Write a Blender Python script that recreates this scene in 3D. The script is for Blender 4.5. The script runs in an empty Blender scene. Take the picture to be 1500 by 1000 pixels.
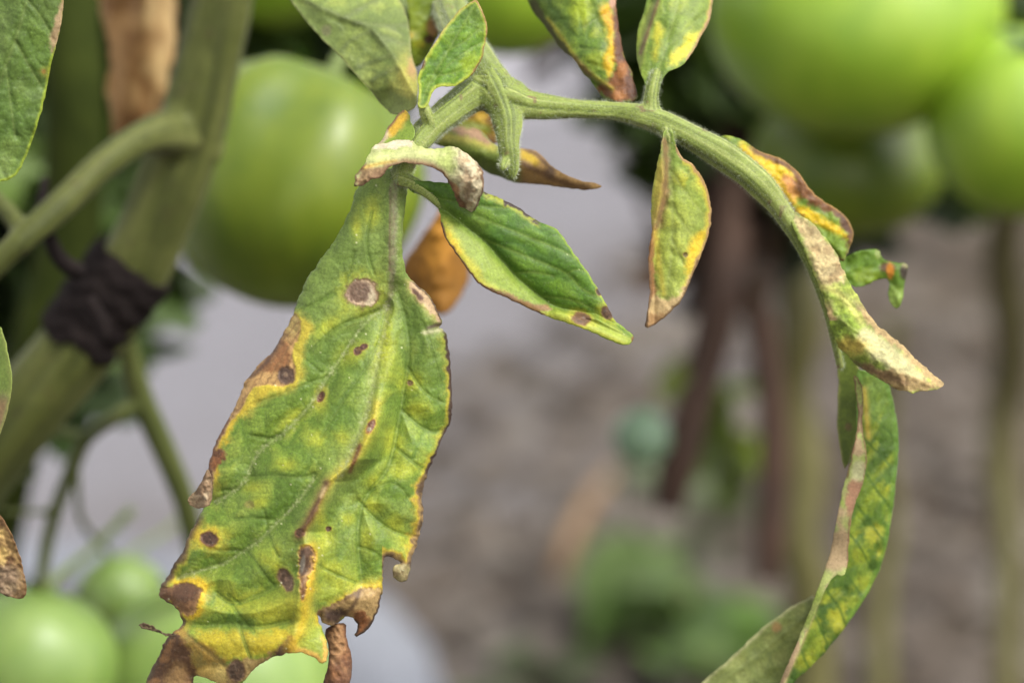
import bpy, bmesh, math, random
import numpy as np
from mathutils import Vector, Matrix
R = math.radians
sc = bpy.context.scene
col = sc.collection

# ------------------------------------------------------------------ camera
D = 0.47                       # focus distance (m)
LENS = 85.0
PITCH = R(18)
FOCUS = Vector((0, 0, 0.62))
FWD = Vector((0, math.cos(PITCH), -math.sin(PITCH)))
UPV = Vector((0, math.sin(PITCH), math.cos(PITCH)))
RGT = Vector((1, 0, 0))
CAM = FOCUS - FWD * D
S = 36.0 / LENS / 1500.0       # metres per photo pixel per metre of depth
cam = bpy.data.cameras.new('camera')
cam.lens = LENS; cam.sensor_width = 36; cam.clip_start = 0.01; cam.clip_end = 500
cam.dof.use_dof = True; cam.dof.focus_distance = D; cam.dof.aperture_fstop = 7.6
camo = bpy.data.objects.new('camera', cam); col.objects.link(camo)
camo.location = CAM; camo.rotation_euler = (math.pi / 2 - PITCH, 0, 0)
sc.camera = camo

# ------------------------------------------------------------------ light
SUN_EL, SUN_AZ = R(56), R(122)     # azimuth from +Y clockwise
w = bpy.data.worlds.new('World'); sc.world = w; w.use_nodes = True
nt = w.node_tree; nt.nodes.clear()
sky = nt.nodes.new('ShaderNodeTexSky'); sky.sky_type = 'NISHITA'; sky.sun_disc = False
sky.sun_elevation = SUN_EL; sky.sun_rotation = SUN_AZ
sky.dust_density = 3.0; sky.air_density = 1.0
hs = nt.nodes.new('ShaderNodeHueSaturation'); hs.inputs['Saturation'].default_value = 0.05
bg = nt.nodes.new('ShaderNodeBackground'); bg.inputs['Strength'].default_value = 0.13
wo = nt.nodes.new('ShaderNodeOutputWorld')
nt.links.new(sky.outputs[0], hs.inputs['Color']); nt.links.new(hs.outputs[0], bg.inputs[0]); nt.links.new(bg.outputs[0], wo.inputs[0])
sl = bpy.data.lights.new('sun', 'SUN'); sl.energy = 1.5; sl.angle = R(16); sl.color = (1, 0.965, 0.9)
so = bpy.data.objects.new('sun', sl); col.objects.link(so)
sdir = Vector((math.sin(SUN_AZ) * math.cos(SUN_EL), math.cos(SUN_AZ) * math.cos(SUN_EL), math.sin(SUN_EL)))
so.rotation_euler = sdir.to_track_quat('Z', 'Y').to_euler()
sc.view_settings.view_transform = 'Standard'; sc.view_settings.look = 'None'
sc.view_settings.exposure = 1.5; sc.view_settings.gamma = 1.0
sc.render.engine = 'CYCLES'
sc.cycles.use_denoising = True
sc.cycles.max_bounces = 8

# ------------------------------------------------------------------ helpers
def P(px, py, d):
    return CAM + FWD * d + RGT * ((px - 750) * S * d) + UPV * ((500 - py) * S * d)
def Pn(x, y, dmm):
    d = D + np.asarray(dmm) * 1e-3
    u = (x - 750) * S * d; v = (500 - y) * S * d
    F, Rr, U, C = (np.array(a) for a in (FWD, RGT, UPV, CAM))
    return C[None] + F[None] * d[:, None] + Rr[None] * u[:, None] + U[None] * v[:, None]
def ground_d(py):              # depth at which the ray of row py meets the ground
    return CAM.z / (math.sin(PITCH) - (500 - py) * S * math.cos(PITCH))
def G(px, py, z=0.0):          # ground point seen at a pixel
    d = (CAM.z - z) / (math.sin(PITCH) - (500 - py) * S * math.cos(PITCH))
    return P(px, py, d)

def hash2(ix, iy, seed):
    h = (ix.astype(np.int64) * 374761393 + iy.astype(np.int64) * 668265263 + seed * 974634777) & 0xFFFFFFFF
    h = ((h ^ (h >> 13)) * 1274126177) & 0xFFFFFFFF
    h = ((h ^ (h >> 16)) * 2246822519) & 0xFFFFFFFF
    return ((h ^ (h >> 15)) & 0xFFFFFF) / float(0xFFFFFF)
def vnoise(x, y, seed=0):
    ix, iy = np.floor(x), np.floor(y); fx, fy = x - ix, y - iy
    fx = fx * fx * (3 - 2 * fx); fy = fy * fy * (3 - 2 * fy)
    a = hash2(ix, iy, seed); b = hash2(ix + 1, iy, seed); c = hash2(ix, iy + 1, seed); d = hash2(ix + 1, iy + 1, seed)
    return (a * (1 - fx) + b * fx) * (1 - fy) + (c * (1 - fx) + d * fx) * fy
def fbm(x, y, scale, seed=0, oct=3):
    t = 0; a = 1; s = 0; f = 1 / scale
    for o in range(oct):
        t = t + a * vnoise(x * f + 17.3 * o, y * f - 9.1 * o, seed + o); s += a; a *= .5; f *= 2.03
    return t / s
def voronoi(x, y, size, seed=0):
    x = x / size; y = y / size
    ix, iy = np.floor(x), np.floor(y)
    f1 = np.full(x.shape, 9.0); f2 = f1.copy(); idv = np.zeros(x.shape)
    for dx in (-1, 0, 1):
        for dy in (-1, 0, 1):
            cx, cy = ix + dx, iy + dy
            jx = cx + .15 + .7 * hash2(cx, cy, seed); jy = cy + .15 + .7 * hash2(cx, cy, seed + 7)
            d = np.hypot(x - jx, y - jy); near = d < f1
            f2 = np.where(near, f1, np.minimum(f2, d)); idv = np.where(near, hash2(cx, cy, seed + 3), idv); f1 = np.where(near, d, f1)
    return f1, f2 - f1, idv
def sstep(a, b, t):
    t = np.clip((t - a) / (b - a), 0, 1); return t * t * (3 - 2 * t)
def chaikin(p, n=1, closed=True):
    p = np.asarray(p, float)
    for _ in range(n):
        if closed:
            q = np.roll(p, -1, 0)
            p = np.stack([.75 * p + .25 * q, .25 * p + .75 * q], 1).reshape(-1, 2)
        else:
            q = p[1:]; r = p[:-1]
            m = np.stack([.75 * r + .25 * q, .25 * r + .75 * q], 1).reshape(-1, p.shape[1])
            p = np.vstack([p[:1], m, p[-1:]])
    return p
def seg_dist(x, y, a, b, chunk=6000, want=False):
    """distance (and nearest point) from points to segments a->b"""
    out = np.empty(len(x)); nx = np.empty(len(x)); ny = np.empty(len(x))
    ab = b - a; l2 = np.maximum((ab ** 2).sum(1), 1e-9)
    for i in range(0, len(x), chunk):
        px = x[i:i + chunk, None]; py = y[i:i + chunk, None]
        t = np.clip(((px - a[:, 0]) * ab[:, 0] + (py - a[:, 1]) * ab[:, 1]) / l2, 0, 1)
        qx = a[:, 0] + t * ab[:, 0]; qy = a[:, 1] + t * ab[:, 1]
        dd = (px - qx) ** 2 + (py - qy) ** 2; k = dd.argmin(1); r = np.arange(len(k))
        out[i:i + chunk] = np.sqrt(dd[r, k])
        if want: nx[i:i + chunk] = qx[r, k]; ny[i:i + chunk] = qy[r, k]
    return (out, nx, ny) if want else out
def in_poly(x, y, p):
    ins = np.zeros(x.shape, bool); q = np.roll(p, -1, 0)
    for (x0, y0), (x1, y1) in zip(p, q):
        if y0 == y1: continue
        c = (y0 > y) != (y1 > y)
        ins ^= c & (x < (x1 - x0) * (y - y0) / (y1 - y0) + x0)
    return ins
def line_d(x, y, pts):
    p = chaikin(pts, 2, False); return seg_dist(x, y, p[:-1], p[1:])
def lin(c):
    c = np.clip(c, 0, 255) / 255.0
    return np.where(c <= .04045, c / 12.92, ((c + .055) / 1.055) ** 2.4)
PIG = 0.50                     # seen colour -> pigment

def pigment(c):
    c = np.clip(c, 3, 250); g = np.clip((c[:, 1] - np.maximum(c[:, 0], c[:, 2])) / 32, 0, 1)[:, None]; yl = np.clip((np.minimum(c[:, 0], c[:, 1]) - c[:, 2]) / 90, 0, 1)[:, None]
    return lin(c) * .73 * np.array([1.0, 1.0, .88]) * (1 + g * np.array([.09, -.02, -.40])) * (1 + yl * np.array([0, 0, -.15]))
class Paint:
    def __init__(s, x, y, de, seed):
        s.x, s.y, s.de, s.seed = x, y, de, seed
        s.c = np.zeros((len(x), 3)); s.k = 0
        s.warp = (fbm(x, y, 9, seed + 50, 3) - .5) * 2
        s.fine = (fbm(x, y, 3.2, seed + 90, 2) - .5) * 2
        s.cid = voronoi(x + 5 * s.warp, y + 5 * s.fine, 11, seed + 31)[2] - .5
        s.h = np.zeros(len(x))     # extra relief (mm, positive = away)
    def fill(s, c): s.c[:] = c
    def mix(s, c, m):
        s.c += (np.array(c, float) - s.c) * np.clip(m, 0, 1)[:, None]
    def blob(s, cx, cy, rx, ry=None, ang=0, soft=.4, n=.22):
        ry = ry or rx; a = R(ang); dx, dy = s.x - cx, s.y - cy
        u = dx * math.cos(a) + dy * math.sin(a); v = -dx * math.sin(a) + dy * math.cos(a)
        r = np.sqrt((u / rx) ** 2 + (v / ry) ** 2) + n * (s.warp + .9 * s.cid * (soft > .35) + .5 * s.cid + .35 * s.fine)
        return 1 - sstep(1 - soft, 1 + soft, r)
    def poly(s, pts, soft=4, n=2.5):
        p = chaikin(pts, 2); d = seg_dist(s.x, s.y, p, np.roll(p, -1, 0))
        d = np.where(in_poly(s.x, s.y, p), -d, d) + n * (s.warp * 1.5 + s.cid * 1.6 + s.fine * .6)
        return 1 - sstep(-soft, soft, d)
    def line(s, pts, wd, n=0.0):
        d = line_d(s.x, s.y, pts) + n * s.warp
        return np.exp(-(np.maximum(d, 0) / wd) ** 2)
    def margin(s, wd, n=.5, win=None):
        m = 1 - sstep(wd * .5, wd * 1.2, s.de * (1 + n * s.warp) + n * wd * .4 * (fbm(s.x, s.y, 28, s.seed + 5) - .5) * 2)
        return m if win is None else m * win
    def spot(s, cx, cy, rx, ry=None, ang=0, core=(88, 66, 58), rim=(120, 84, 58), halo=(208, 184, 70), hs=1.8, ha=.65):
        ry = ry or rx
        s.mix(halo, s.blob(cx, cy, rx * hs, ry * hs, ang, .55) * ha)
        s.mix(rim, s.blob(cx, cy, rx * 1.12, ry * 1.12, ang, .2))
        m = s.blob(cx, cy, rx * .95, ry * .95, ang, .2)
        s.mix(core, m); s.h += .22 * m
        rr = np.hypot((s.x - cx) / rx, (s.y - cy) / ry); ring = np.sin(rr * 9 + 2.5 * s.warp)
        s.mix(np.array(core) * 1.35 + 8, m * sstep(.2, .9, ring) * .45); s.mix(np.array(core) * .62, m * sstep(.35, .8, s.fine) * .5)
        s.c *= (1 + .16 * s.fine * m)[:, None]; s.h += m * .10 * s.fine

def tag(o, label=None, cat=None, group=None, kind=None):
    for k, v in (('label', label), ('category', cat), ('group', group), ('kind', kind)):
        if v: o[k] = v
    return o
def empty(name, loc):
    o = bpy.data.objects.new(name, None); col.objects.link(o); o.location = loc; o.empty_display_size = .01
    return o
def link_mesh(name, me, mat, parent=None, smooth=True):
    o = bpy.data.objects.new(name, me); col.objects.link(o)
    if mat: me.materials.append(mat)
    if smooth: me.shade_smooth()
    if parent:
        o.parent = parent; o.matrix_parent_inverse = Matrix.Translation(parent.location).inverted()
    return o
def under(o, p):               # make a part a sub-part of another part
    o.parent = p; o.matrix_parent_inverse = Matrix.Identity(4)
def np_mesh(name, v, f, colr=None):
    me = bpy.data.meshes.new(name)
    me.from_pydata([tuple(a) for a in v], [], [tuple(a) for a in f]); me.update()
    if colr is not None:
        at = me.color_attributes.new('pigment', 'FLOAT_COLOR', 'POINT')
        at.data.foreach_set('color', np.hstack([colr, np.ones((len(colr), 1))]).astype(np.float32).ravel())
    return me

# ------------------------------------------------------------------ materials
def new_mat(name):
    m = bpy.data.materials.new(name); m.use_nodes = True; t = m.node_tree; t.nodes.clear()
    return m, t, t.nodes.new, t.links.new
def noise_node(t, scale, detail=4, rough=.55, vec=None):
    n = t.nodes.new('ShaderNodeTexNoise'); n.inputs['Scale'].default_value = scale
    n.inputs['Detail'].default_value = detail; n.inputs['Roughness'].default_value = rough
    if vec: t.links.new(vec, n.inputs['Vector'])
    return n
def ramp(t, fac, stops):
    r = t.nodes.new('ShaderNodeValToRGB'); e = r.color_ramp.elements
    while len(e) < len(stops): e.new(.5)
    for q, (p, c) in zip(e, stops):
        q.position = p; q.color = (*c, 1)
    t.links.new(fac, r.inputs[0]); return r
def leaf_mat(name, trans=.22, rough=.52, bump=.4, spec=.28):
    m, t, N, L = new_mat(name)
    at = N('ShaderNodeAttribute'); at.attribute_name = 'pigment'
    tc = N('ShaderNodeTexCoord')
    n1 = noise_node(t, 2000, 4, .68, tc.outputs['Object']); n2 = noise_node(t, 420, 3, .5, tc.outputs['Object'])
    mr = N('ShaderNodeMapRange'); mr.inputs[1].default_value = .25; mr.inputs[2].default_value = .75
    mr.inputs[3].default_value = .70; mr.inputs[4].default_value = 1.32; L(n1.outputs[0], mr.inputs[0])
    mr2 = N('ShaderNodeMapRange'); mr2.inputs[1].default_value = .3; mr2.inputs[2].default_value = .7
    mr2.inputs[3].default_value = .88; mr2.inputs[4].default_value = 1.12; L(n2.outputs[0], mr2.inputs[0])
    mu = N('ShaderNodeMath'); mu.operation = 'MULTIPLY'; L(mr.outputs[0], mu.inputs[0]); L(mr2.outputs[0], mu.inputs[1])
    vm = N('ShaderNodeVectorMath'); vm.operation = 'SCALE'; L(at.outputs['Color'], vm.inputs[0]); L(mu.outputs[0], vm.inputs['Scale'])
    # pale dust and hair specks
    vo = N('ShaderNodeTexVoronoi'); vo.inputs['Scale'].default_value = 1300; L(tc.outputs['Object'], vo.inputs['Vector'])
    sp = N('ShaderNodeMapRange'); sp.inputs[1].default_value = .10; sp.inputs[2].default_value = .22; sp.inputs[3].default_value = .14; sp.inputs[4].default_value = 0
    L(vo.outputs['Distance'], sp.inputs[0])
    mx = N('ShaderNodeMix'); mx.data_type = 'RGBA'; L(sp.outputs[0], mx.inputs[0]); L(vm.outputs[0], mx.inputs[6]); mx.inputs[7].default_value = (.33, .36, .26, 1)
    b = N('ShaderNodeBsdfPrincipled'); b.inputs['Roughness'].default_value = rough; b.inputs['Specular IOR Level'].default_value = spec
    b.inputs['Sheen Weight'].default_value = .04; b.inputs['Sheen Roughness'].default_value = .5
    L(mx.outputs[2], b.inputs['Base Color'])
    bp = N('ShaderNodeBump'); bp.inputs['Strength'].default_value = bump; bp.inputs['Distance'].default_value = .0002
    L(n1.outputs[0], bp.inputs['Height']); L(bp.outputs[0], b.inputs['Normal'])
    tr = N('ShaderNodeBsdfTranslucent'); L(vm.outputs[0], tr.inputs[0])
    ms = N('ShaderNodeMixShader'); ms.inputs[0].default_value = trans
    L(b.outputs[0], ms.inputs[1]); L(tr.outputs[0], ms.inputs[2])
    o = N('ShaderNodeOutputMaterial'); L(ms.outputs[0], o.inputs[0])
    return m
def plain_mat(name, c0, c1, scale=60, rough=.6, bump=.3, bdist=.001, spec=.35, detail=5, c2=None, stretch=None):
    m, t, N, L = new_mat(name)
    tc = N('ShaderNodeTexCoord'); vec = tc.outputs['Object']
    if stretch:
        mp = N('ShaderNodeMapping'); mp.inputs['Scale'].default_value = stretch; L(vec, mp.inputs[0]); vec = mp.outputs[0]
    n = noise_node(t, scale, detail, .6, vec)
    st = [(.3, c0), (.7, c1)] if c2 is None else [(.25, c0), (.5, c1), (.75, c2)]
    r = ramp(t, n.outputs[0], st)
    b = N('ShaderNodeBsdfPrincipled'); b.inputs['Roughness'].default_value = rough; b.inputs['Specular IOR Level'].default_value = spec
    L(r.outputs[0], b.inputs['Base Color'])
    bp = N('ShaderNodeBump'); bp.inputs['Strength'].default_value = bump; bp.inputs['Distance'].default_value = bdist
    L(n.outputs[0], bp.inputs['Height']); L(bp.outputs[0], b.inputs['Normal'])
    o = N('ShaderNodeOutputMaterial'); L(b.outputs[0], o.inputs[0])
    return m
def lc(r, g, b, k=PIG):
    return tuple(float(q) * k for q in lin(np.array([r, g, b], float)))
LEAF = leaf_mat('leaf_tissue')
DRY = leaf_mat('dry_leaf_tissue', .28, .7, .5, .2)
STEM = plain_mat('young_stalk', lc(110, 130, 64, .58), lc(132, 150, 84, .58), 420, .55, .6, .0005, .25, 6, c2=lc(160, 170, 112, .58))
OLD = plain_mat('old_stem', lc(78, 90, 40, .6), lc(112, 118, 62, .6), 90, .55, .3, .001, stretch=(1, 1, .3))
def tomato_mat(name, c0, c1, blush):
    m, t, N, L = new_mat(name)
    tc = N('ShaderNodeTexCoord')
    mp = N('ShaderNodeMapping'); mp.inputs['Scale'].default_value = (1, 1, .5); L(tc.outputs['Object'], mp.inputs[0])
    n = noise_node(t, 60, 4, .55, mp.outputs[0])
    r = ramp(t, n.outputs[0], [(.2, c0), (.85, c1)])
    n2 = noise_node(t, 900, 2, .5, tc.outputs['Object'])
    r2 = ramp(t, n2.outputs[0], [(.62, (0, 0, 0)), (.75, (.35, .35, .35))])
    mx = N('ShaderNodeMix'); mx.data_type = 'RGBA'; L(r2.outputs[0], mx.inputs[0]); L(r.outputs[0], mx.inputs[6]); mx.inputs[7].default_value = (*blush, 1)
    b = N('ShaderNodeBsdfPrincipled'); b.inputs['Roughness'].default_value = .48; b.inputs['Specular IOR Level'].default_value = .5
    b.inputs['Subsurface Weight'].default_value = .25; b.inputs['Subsurface Radius'].default_value = (.5, 1, .15); b.inputs['Subsurface Scale'].default_value = .004
    b.inputs['Coat Weight'].default_value = .05; b.inputs['Coat Roughness'].default_value = .2
    L(mx.outputs[2], b.inputs['Base Color'])
    mp2 = N('ShaderNodeMapping'); mp2.inputs['Scale'].default_value = (1, 1, .35); L(tc.outputs['Object'], mp2.inputs[0])
    n4 = noise_node(t, 48, 3, .5, mp2.outputs[0]); bp = N('ShaderNodeBump'); bp.inputs['Strength'].default_value = .3; bp.inputs['Distance'].default_value = .003
    L(n4.outputs[0], bp.inputs['Height']); L(bp.outputs[0], b.inputs['Normal'])
    o = N('ShaderNodeOutputMaterial'); L(b.outputs[0], o.inputs[0])
    return m

# ------------------------------------------------------------------ leaf blades
def blade(name, outline, depth, paint, sp=2.0, thick=.30, parent=None, mat=None, seed=1, smooth=1, jag=1.0, jscale=9, cam_d=0.0):
    """outline: photo pixels at the blade's own depth (depth() in mm behind the focus plane); real blade with thickness"""
    p = chaikin(outline, smooth)
    # resample the outline and roughen it
    q = np.roll(p, -1, 0); ln = np.hypot(*(q - p).T); n = np.maximum((ln / max(sp, 1.5)).astype(int), 1)
    pp = []
    for a, b, k in zip(p, q, n):
        t = np.arange(k)[:, None] / k; pp.append(a + (b - a) * t)
    p = np.vstack(pp)
    if jag:
        p[:, 0] += jag * 2 * (fbm(p[:, 0], p[:, 1], jscale, seed + 11) - .5) * 1.6
        p[:, 1] += jag * 2 * (fbm(p[:, 0], p[:, 1], jscale, seed + 23) - .5) * 1.6
    x0, y0 = p.min(0) - sp; x1, y1 = p.max(0) + sp
    nx, ny = int((x1 - x0) / sp) + 2, int((y1 - y0) / sp) + 2
    gx, gy = np.meshgrid(x0 + np.arange(nx) * sp, y0 + np.arange(ny) * sp)
    cx, cy = gx[:-1, :-1] + sp / 2, gy[:-1, :-1] + sp / 2
    keep = in_poly(cx, cy, p)
    vid = np.arange(nx * ny).reshape(ny, nx)
    quads = np.stack([vid[:-1, :-1], vid[1:, :-1], vid[1:, 1:], vid[:-1, 1:]], -1)[keep]
    cnt = np.zeros(nx * ny, int); np.add.at(cnt, quads.ravel(), 1)
    used = np.where(cnt > 0)[0]; rem = -np.ones(nx * ny, int); rem[used] = np.arange(len(used))
    F = rem[quads]; X = gx.ravel()[used].copy(); Y = gy.ravel()[used].copy(); bnd = cnt[used] < 4
    de, qx, qy = seg_dist(X, Y, p, np.roll(p, -1, 0), want=True)
    X[bnd] = qx[bnd]; Y[bnd] = qy[bnd]; de[bnd] = 0
    pa = Paint(X, Y, de, seed)
    paint(pa)
    z = depth(X, Y, de) + pa.h + cam_d
    V = Pn(X, Y, z)
    # normals
    nrm = np.zeros_like(V); a, b, c, d = (V[F[:, i]] for i in range(4))
    fn = np.cross(c - a, d - b)
    for i in range(4): np.add.at(nrm, F[:, i], fn)
    nrm /= np.maximum(np.linalg.norm(nrm, axis=1), 1e-12)[:, None]
    if (nrm @ np.array(FWD)).mean() > 0: nrm = -nrm; F = F[:, ::-1]
    B = V - nrm * thick * 1e-3 * (0.35 + .65 * np.clip(de / 4, 0, 1))[:, None]
    nV = len(V)
    e = np.concatenate([F[:, [i, (i + 1) % 4]] for i in range(4)])
    key = np.sort(e, 1); kk = key[:, 0] * nV + key[:, 1]
    _, inv, ct = np.unique(kk, return_inverse=True, return_counts=True)
    be = e[ct[inv] == 1]
    side = np.stack([be[:, 1], be[:, 0], be[:, 0] + nV, be[:, 1] + nV], 1)
    faces = np.vstack([F, F[:, ::-1] + nV, side])
    org = np.array(parent.location) if parent else V.mean(0)
    C = pigment(pa.c)
    me = np_mesh(name, np.vstack([V, B]) - (0 if parent else org), faces, np.vstack([C, C]))
    o = link_mesh(name, me, mat or LEAF, parent)
    if not parent: o.location = Vector(org)
    return o

def wrinkle(p, amt, sc=10, win=1.0):
    r = 1 - np.abs(fbm(p.x + 4 * p.warp, p.y, sc, p.seed + 60, 3) - .5) * 4
    p.h -= amt * np.clip(r, 0, 1) * win; p.c *= (1 + .16 * ((np.clip(r, 0, 1) - .5) * win) + .10 * p.fine * win)[:, None]
DEEP, MID, LIGHT = (66, 106, 44), (102, 142, 58), (146, 172, 72)
YEL, ORA, BRO, DARK, TAN, PALE = (206, 190, 58), (226, 178, 50), (126, 88, 60), (82, 62, 54), (184, 152, 114), (212, 196, 170)

def tissue(pa, veins, cell=24, ang=0, stretch=1.5, amp=.30, c0=DEEP, c1=MID, c2=LIGHT, yellow=.35, vdark=.5, under=False, vw=2.2):
    """green tissue: quilted cells between branching veins; veins = list of (points, width)"""
    x, y = pa.x, pa.y; a = R(ang)
    wx = x + 9 * (fbm(x, y, 26, pa.seed + 1) - .5) * 2; wy = y + 9 * (fbm(x, y, 26, pa.seed + 2) - .5) * 2
    u = (wx * math.cos(a) + wy * math.sin(a)) / stretch; v = -wx * math.sin(a) + wy * math.cos(a)
    f1, e, idv = voronoi(u, v, cell, pa.seed)
    f1b, e2, id2 = voronoi(wx, wy, cell * .42, pa.seed + 9)
    inner = sstep(.03, .45, e)
    big = fbm(x, y, 62, pa.seed + 3, 3)
    pa.fill(c0)
    pa.mix(c1, sstep(.3, .7, big) * .75 + .2)
    pa.mix(c2, inner * sstep(.35, .75, .6 * idv + .4 * big) * .75)
    pa.mix(YEL, inner * sstep(.72 - .4 * yellow, 1.0, .5 * idv + .6 * fbm(x, y, 40, pa.seed + 4)) * min(1, yellow * 2))
    pa.mix(c0, (1 - sstep(.0, .10, e)) * .38 * vdark)
    e3 = voronoi(wx + 3 * pa.fine, wy + 3 * pa.warp, cell * .24, pa.seed + 19)[1]
    pa.mix(np.array(c0) * .92, (1 - sstep(.0, .15, e2)) * .34)
    pa.mix(np.array(c0) * .95, (1 - sstep(.0, .22, e3)) * .16)
    pa.mix((142, 150, 112), sstep(.45, .8, fbm(x, y, 85, pa.seed + 6)) * .28)
    sgn = -1 if not under else 1
    amp *= .75
    pa.h += sgn * amp * (sstep(0, .6, e) - .35) + sgn * amp * .28 * sstep(0, .5, e2) + sgn * amp * .12 * sstep(0, .5, e3)
    for pts, wd in veins:
        d = line_d(x, y, pts)
        g = np.exp(-(d / wd) ** 2)
        pa.h += -sgn * amp * .62 * wd * np.exp(-(d / (wd * 2.2)) ** 2)
        pa.mix(np.array(c0) * .9, np.exp(-(d / (wd * 2.4)) ** 2) * .7 * vdark)
        pa.mix(tuple(np.array(c1) * .55 + np.array((150, 160, 125)) * .45), g * .6)
    pa.c *= (1 + .05 * pa.fine + .04 * pa.warp)[:, None]

def dry_edge(pa, wd=6, win=None, yl=22, c=DARK, tan=TAN, amt=1.0):
    w1 = 1.0 if win is None else win
    pa.mix(YEL, pa.margin(yl, .5) * w1 * .75 * amt)
    pa.mix(ORA, pa.margin(yl * .55, .5) * w1 * .7 * amt)
    pa.mix(tan, pa.margin(wd * 1.5, .7) * w1 * .8 * amt)
    pa.mix(c, pa.margin(wd * .8, .8) * w1 * .9)

# ================================================================== SETTING
def grid_sheet(name, pts, z, mat, kind='structure'):
    bm = bmesh.new(); vs = [bm.verts.new((p[0], p[1], z)) for p in pts]; bm.faces.new(vs)
    me = bpy.data.meshes.new(name); bm.to_mesh(me); bm.free()
    o = link_mesh(name, me, mat, None, False); tag(o, kind=kind); return o
def ground_mat():
    m, t, N, L = new_mat('soil')
    tc = N('ShaderNodeTexCoord'); v = tc.outputs['Object']
    n1 = noise_node(t, 2.6, 4, .6, v); n2 = noise_node(t, 14, 5, .65, v); n3 = noise_node(t, 90, 4, .6, v)
    r1 = ramp(t, n1.outputs[0], [(.3, lc(112, 98, 84, .33)), (.52, lc(138, 124, 109, .33)), (.72, lc(158, 145, 131, .33))])
    r2 = ramp(t, n2.outputs[0], [(.3, (.62, .60, .57)), (.5, (1, 1, 1)), (.72, (1.16, 1.15, 1.13))])
    mu = N('ShaderNodeMix'); mu.data_type = 'RGBA'; mu.blend_type = 'MULTIPLY'; mu.inputs[0].default_value = .85
    L(r1.outputs[0], mu.inputs[6]); L(r2.outputs[0], mu.inputs[7])
    # pale dust thins out away from the path edge
    a = G(420, 720); b_ = G(1000, 290); tl = (b_ - a).to_2d().normalized(); nl = Vector((-tl.y, tl.x))
    dp = N('ShaderNodeVectorMath'); dp.operation = 'DOT_PRODUCT'; L(v, dp.inputs[0]); dp.inputs[1].default_value = (nl.x, nl.y, 0)
    n5 = noise_node(t, 3.2, 4, .6, v); ad5 = N('ShaderNodeMath'); ad5.operation = 'MULTIPLY_ADD'; L(n5.outputs[0], ad5.inputs[0]); ad5.inputs[1].default_value = .9; L(dp.outputs['Value'], ad5.inputs[2])
    c0 = nl.dot(a.to_2d()) + .45; mr = N('ShaderNodeMapRange'); mr.interpolation_type = 'SMOOTHSTEP'; mr.inputs[1].default_value = c0 - .50; mr.inputs[2].default_value = c0 + .30; L(ad5.outputs[0], mr.inputs[0])
    m5 = N('ShaderNodeMix'); m5.data_type = 'RGBA'; L(mr.outputs[0], m5.inputs[0]); L(mu.outputs[2], m5.inputs[6]); m5.inputs[7].default_value = (*lc(187, 184, 191, .36), 1); mu = m5
    b = N('ShaderNodeBsdfPrincipled'); b.inputs['Roughness'].default_value = .95; b.inputs['Specular IOR Level'].default_value = .1
    L(mu.outputs[2], b.inputs['Base Color'])
    bp = N('ShaderNodeBump'); bp.inputs['Strength'].default_value = .8; bp.inputs['Distance'].default_value = .02
    ad = N('ShaderNodeMath'); L(n2.outputs[0], ad.inputs[0]); L(n3.outputs[0], ad.inputs[1]); L(ad.outputs[0], bp.inputs['Height']); L(bp.outputs[0], b.inputs['Normal'])
    o = N('ShaderNodeOutputMaterial'); L(b.outputs[0], o.inputs[0]); return m
SOIL = ground_mat()
PATHM = plain_mat('pale_ground_cloth', lc(180, 176, 184, .37), lc(200, 197, 205, .37), 3.0, .6, .3, .004, .3)
FILM = plain_mat('white_plastic_film', lc(172, 176, 190, .26), lc(196, 200, 212, .26), 8, .35, .4, .01, .5)
grid_sheet('ground', [(-120, -120), (120, -120), (120, 120), (-120, 120)], 0, SOIL)
def gxy(px, py): g = G(px, py); return (g.x, g.y)
a_, b_ = G(420, 720), G(1000, 290); tl_ = (b_ - a_).normalized(); nl_ = Vector((-tl_.y, tl_.x, 0)); rp = random.Random(3)
pth = [tuple((a_ + nl_ * (.42 + .10 * rp.uniform(-1, 1)) + tl_ * q).to_2d()) for q in np.arange(-4, 14, .22)] + [(30, 60), (-40, 60), (-40, -2)]
grid_sheet('path', pth, .004, PATHM)
# rumpled strip of white film on the soil
def film_strip():
    a, b = [(-60, 806), (230, 812), (420, 850), (556, 868), (632, 950), (664, 1060), (690, 1250)], [(-60, 860), (200, 870), (380, 960), (470, 1010), (500, 1060), (520, 1140), (530, 1280)]
    A = chaikin(a, 3, False); B = chaikin(b, 3, False); n = len(A); V = []; m = 14; rng = random.Random(4)
    for i in range(n):
        for j in range(m):
            t = j / (m - 1); q = A[i] * (1 - t) + B[i] * t; g = G(*q)
            V.append((g.x, g.y, .006 + .02 * math.sin(3.14 * t) ** .5 * (.4 + .6 * float(vnoise(np.array([i * .5]), np.array([j * .6]), 3)[0]))))
    F = [(i * m + j, i * m + j + 1, (i + 1) * m + j + 1, (i + 1) * m + j) for i in range(n - 1) for j in range(m - 1)]
    o = link_mesh('film_strip', np_mesh('film_strip', V, F), FILM)
    tag(o, 'rumpled white plastic film lying on the soil behind the large blighted leaflet', 'plastic film')
film_strip()

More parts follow.
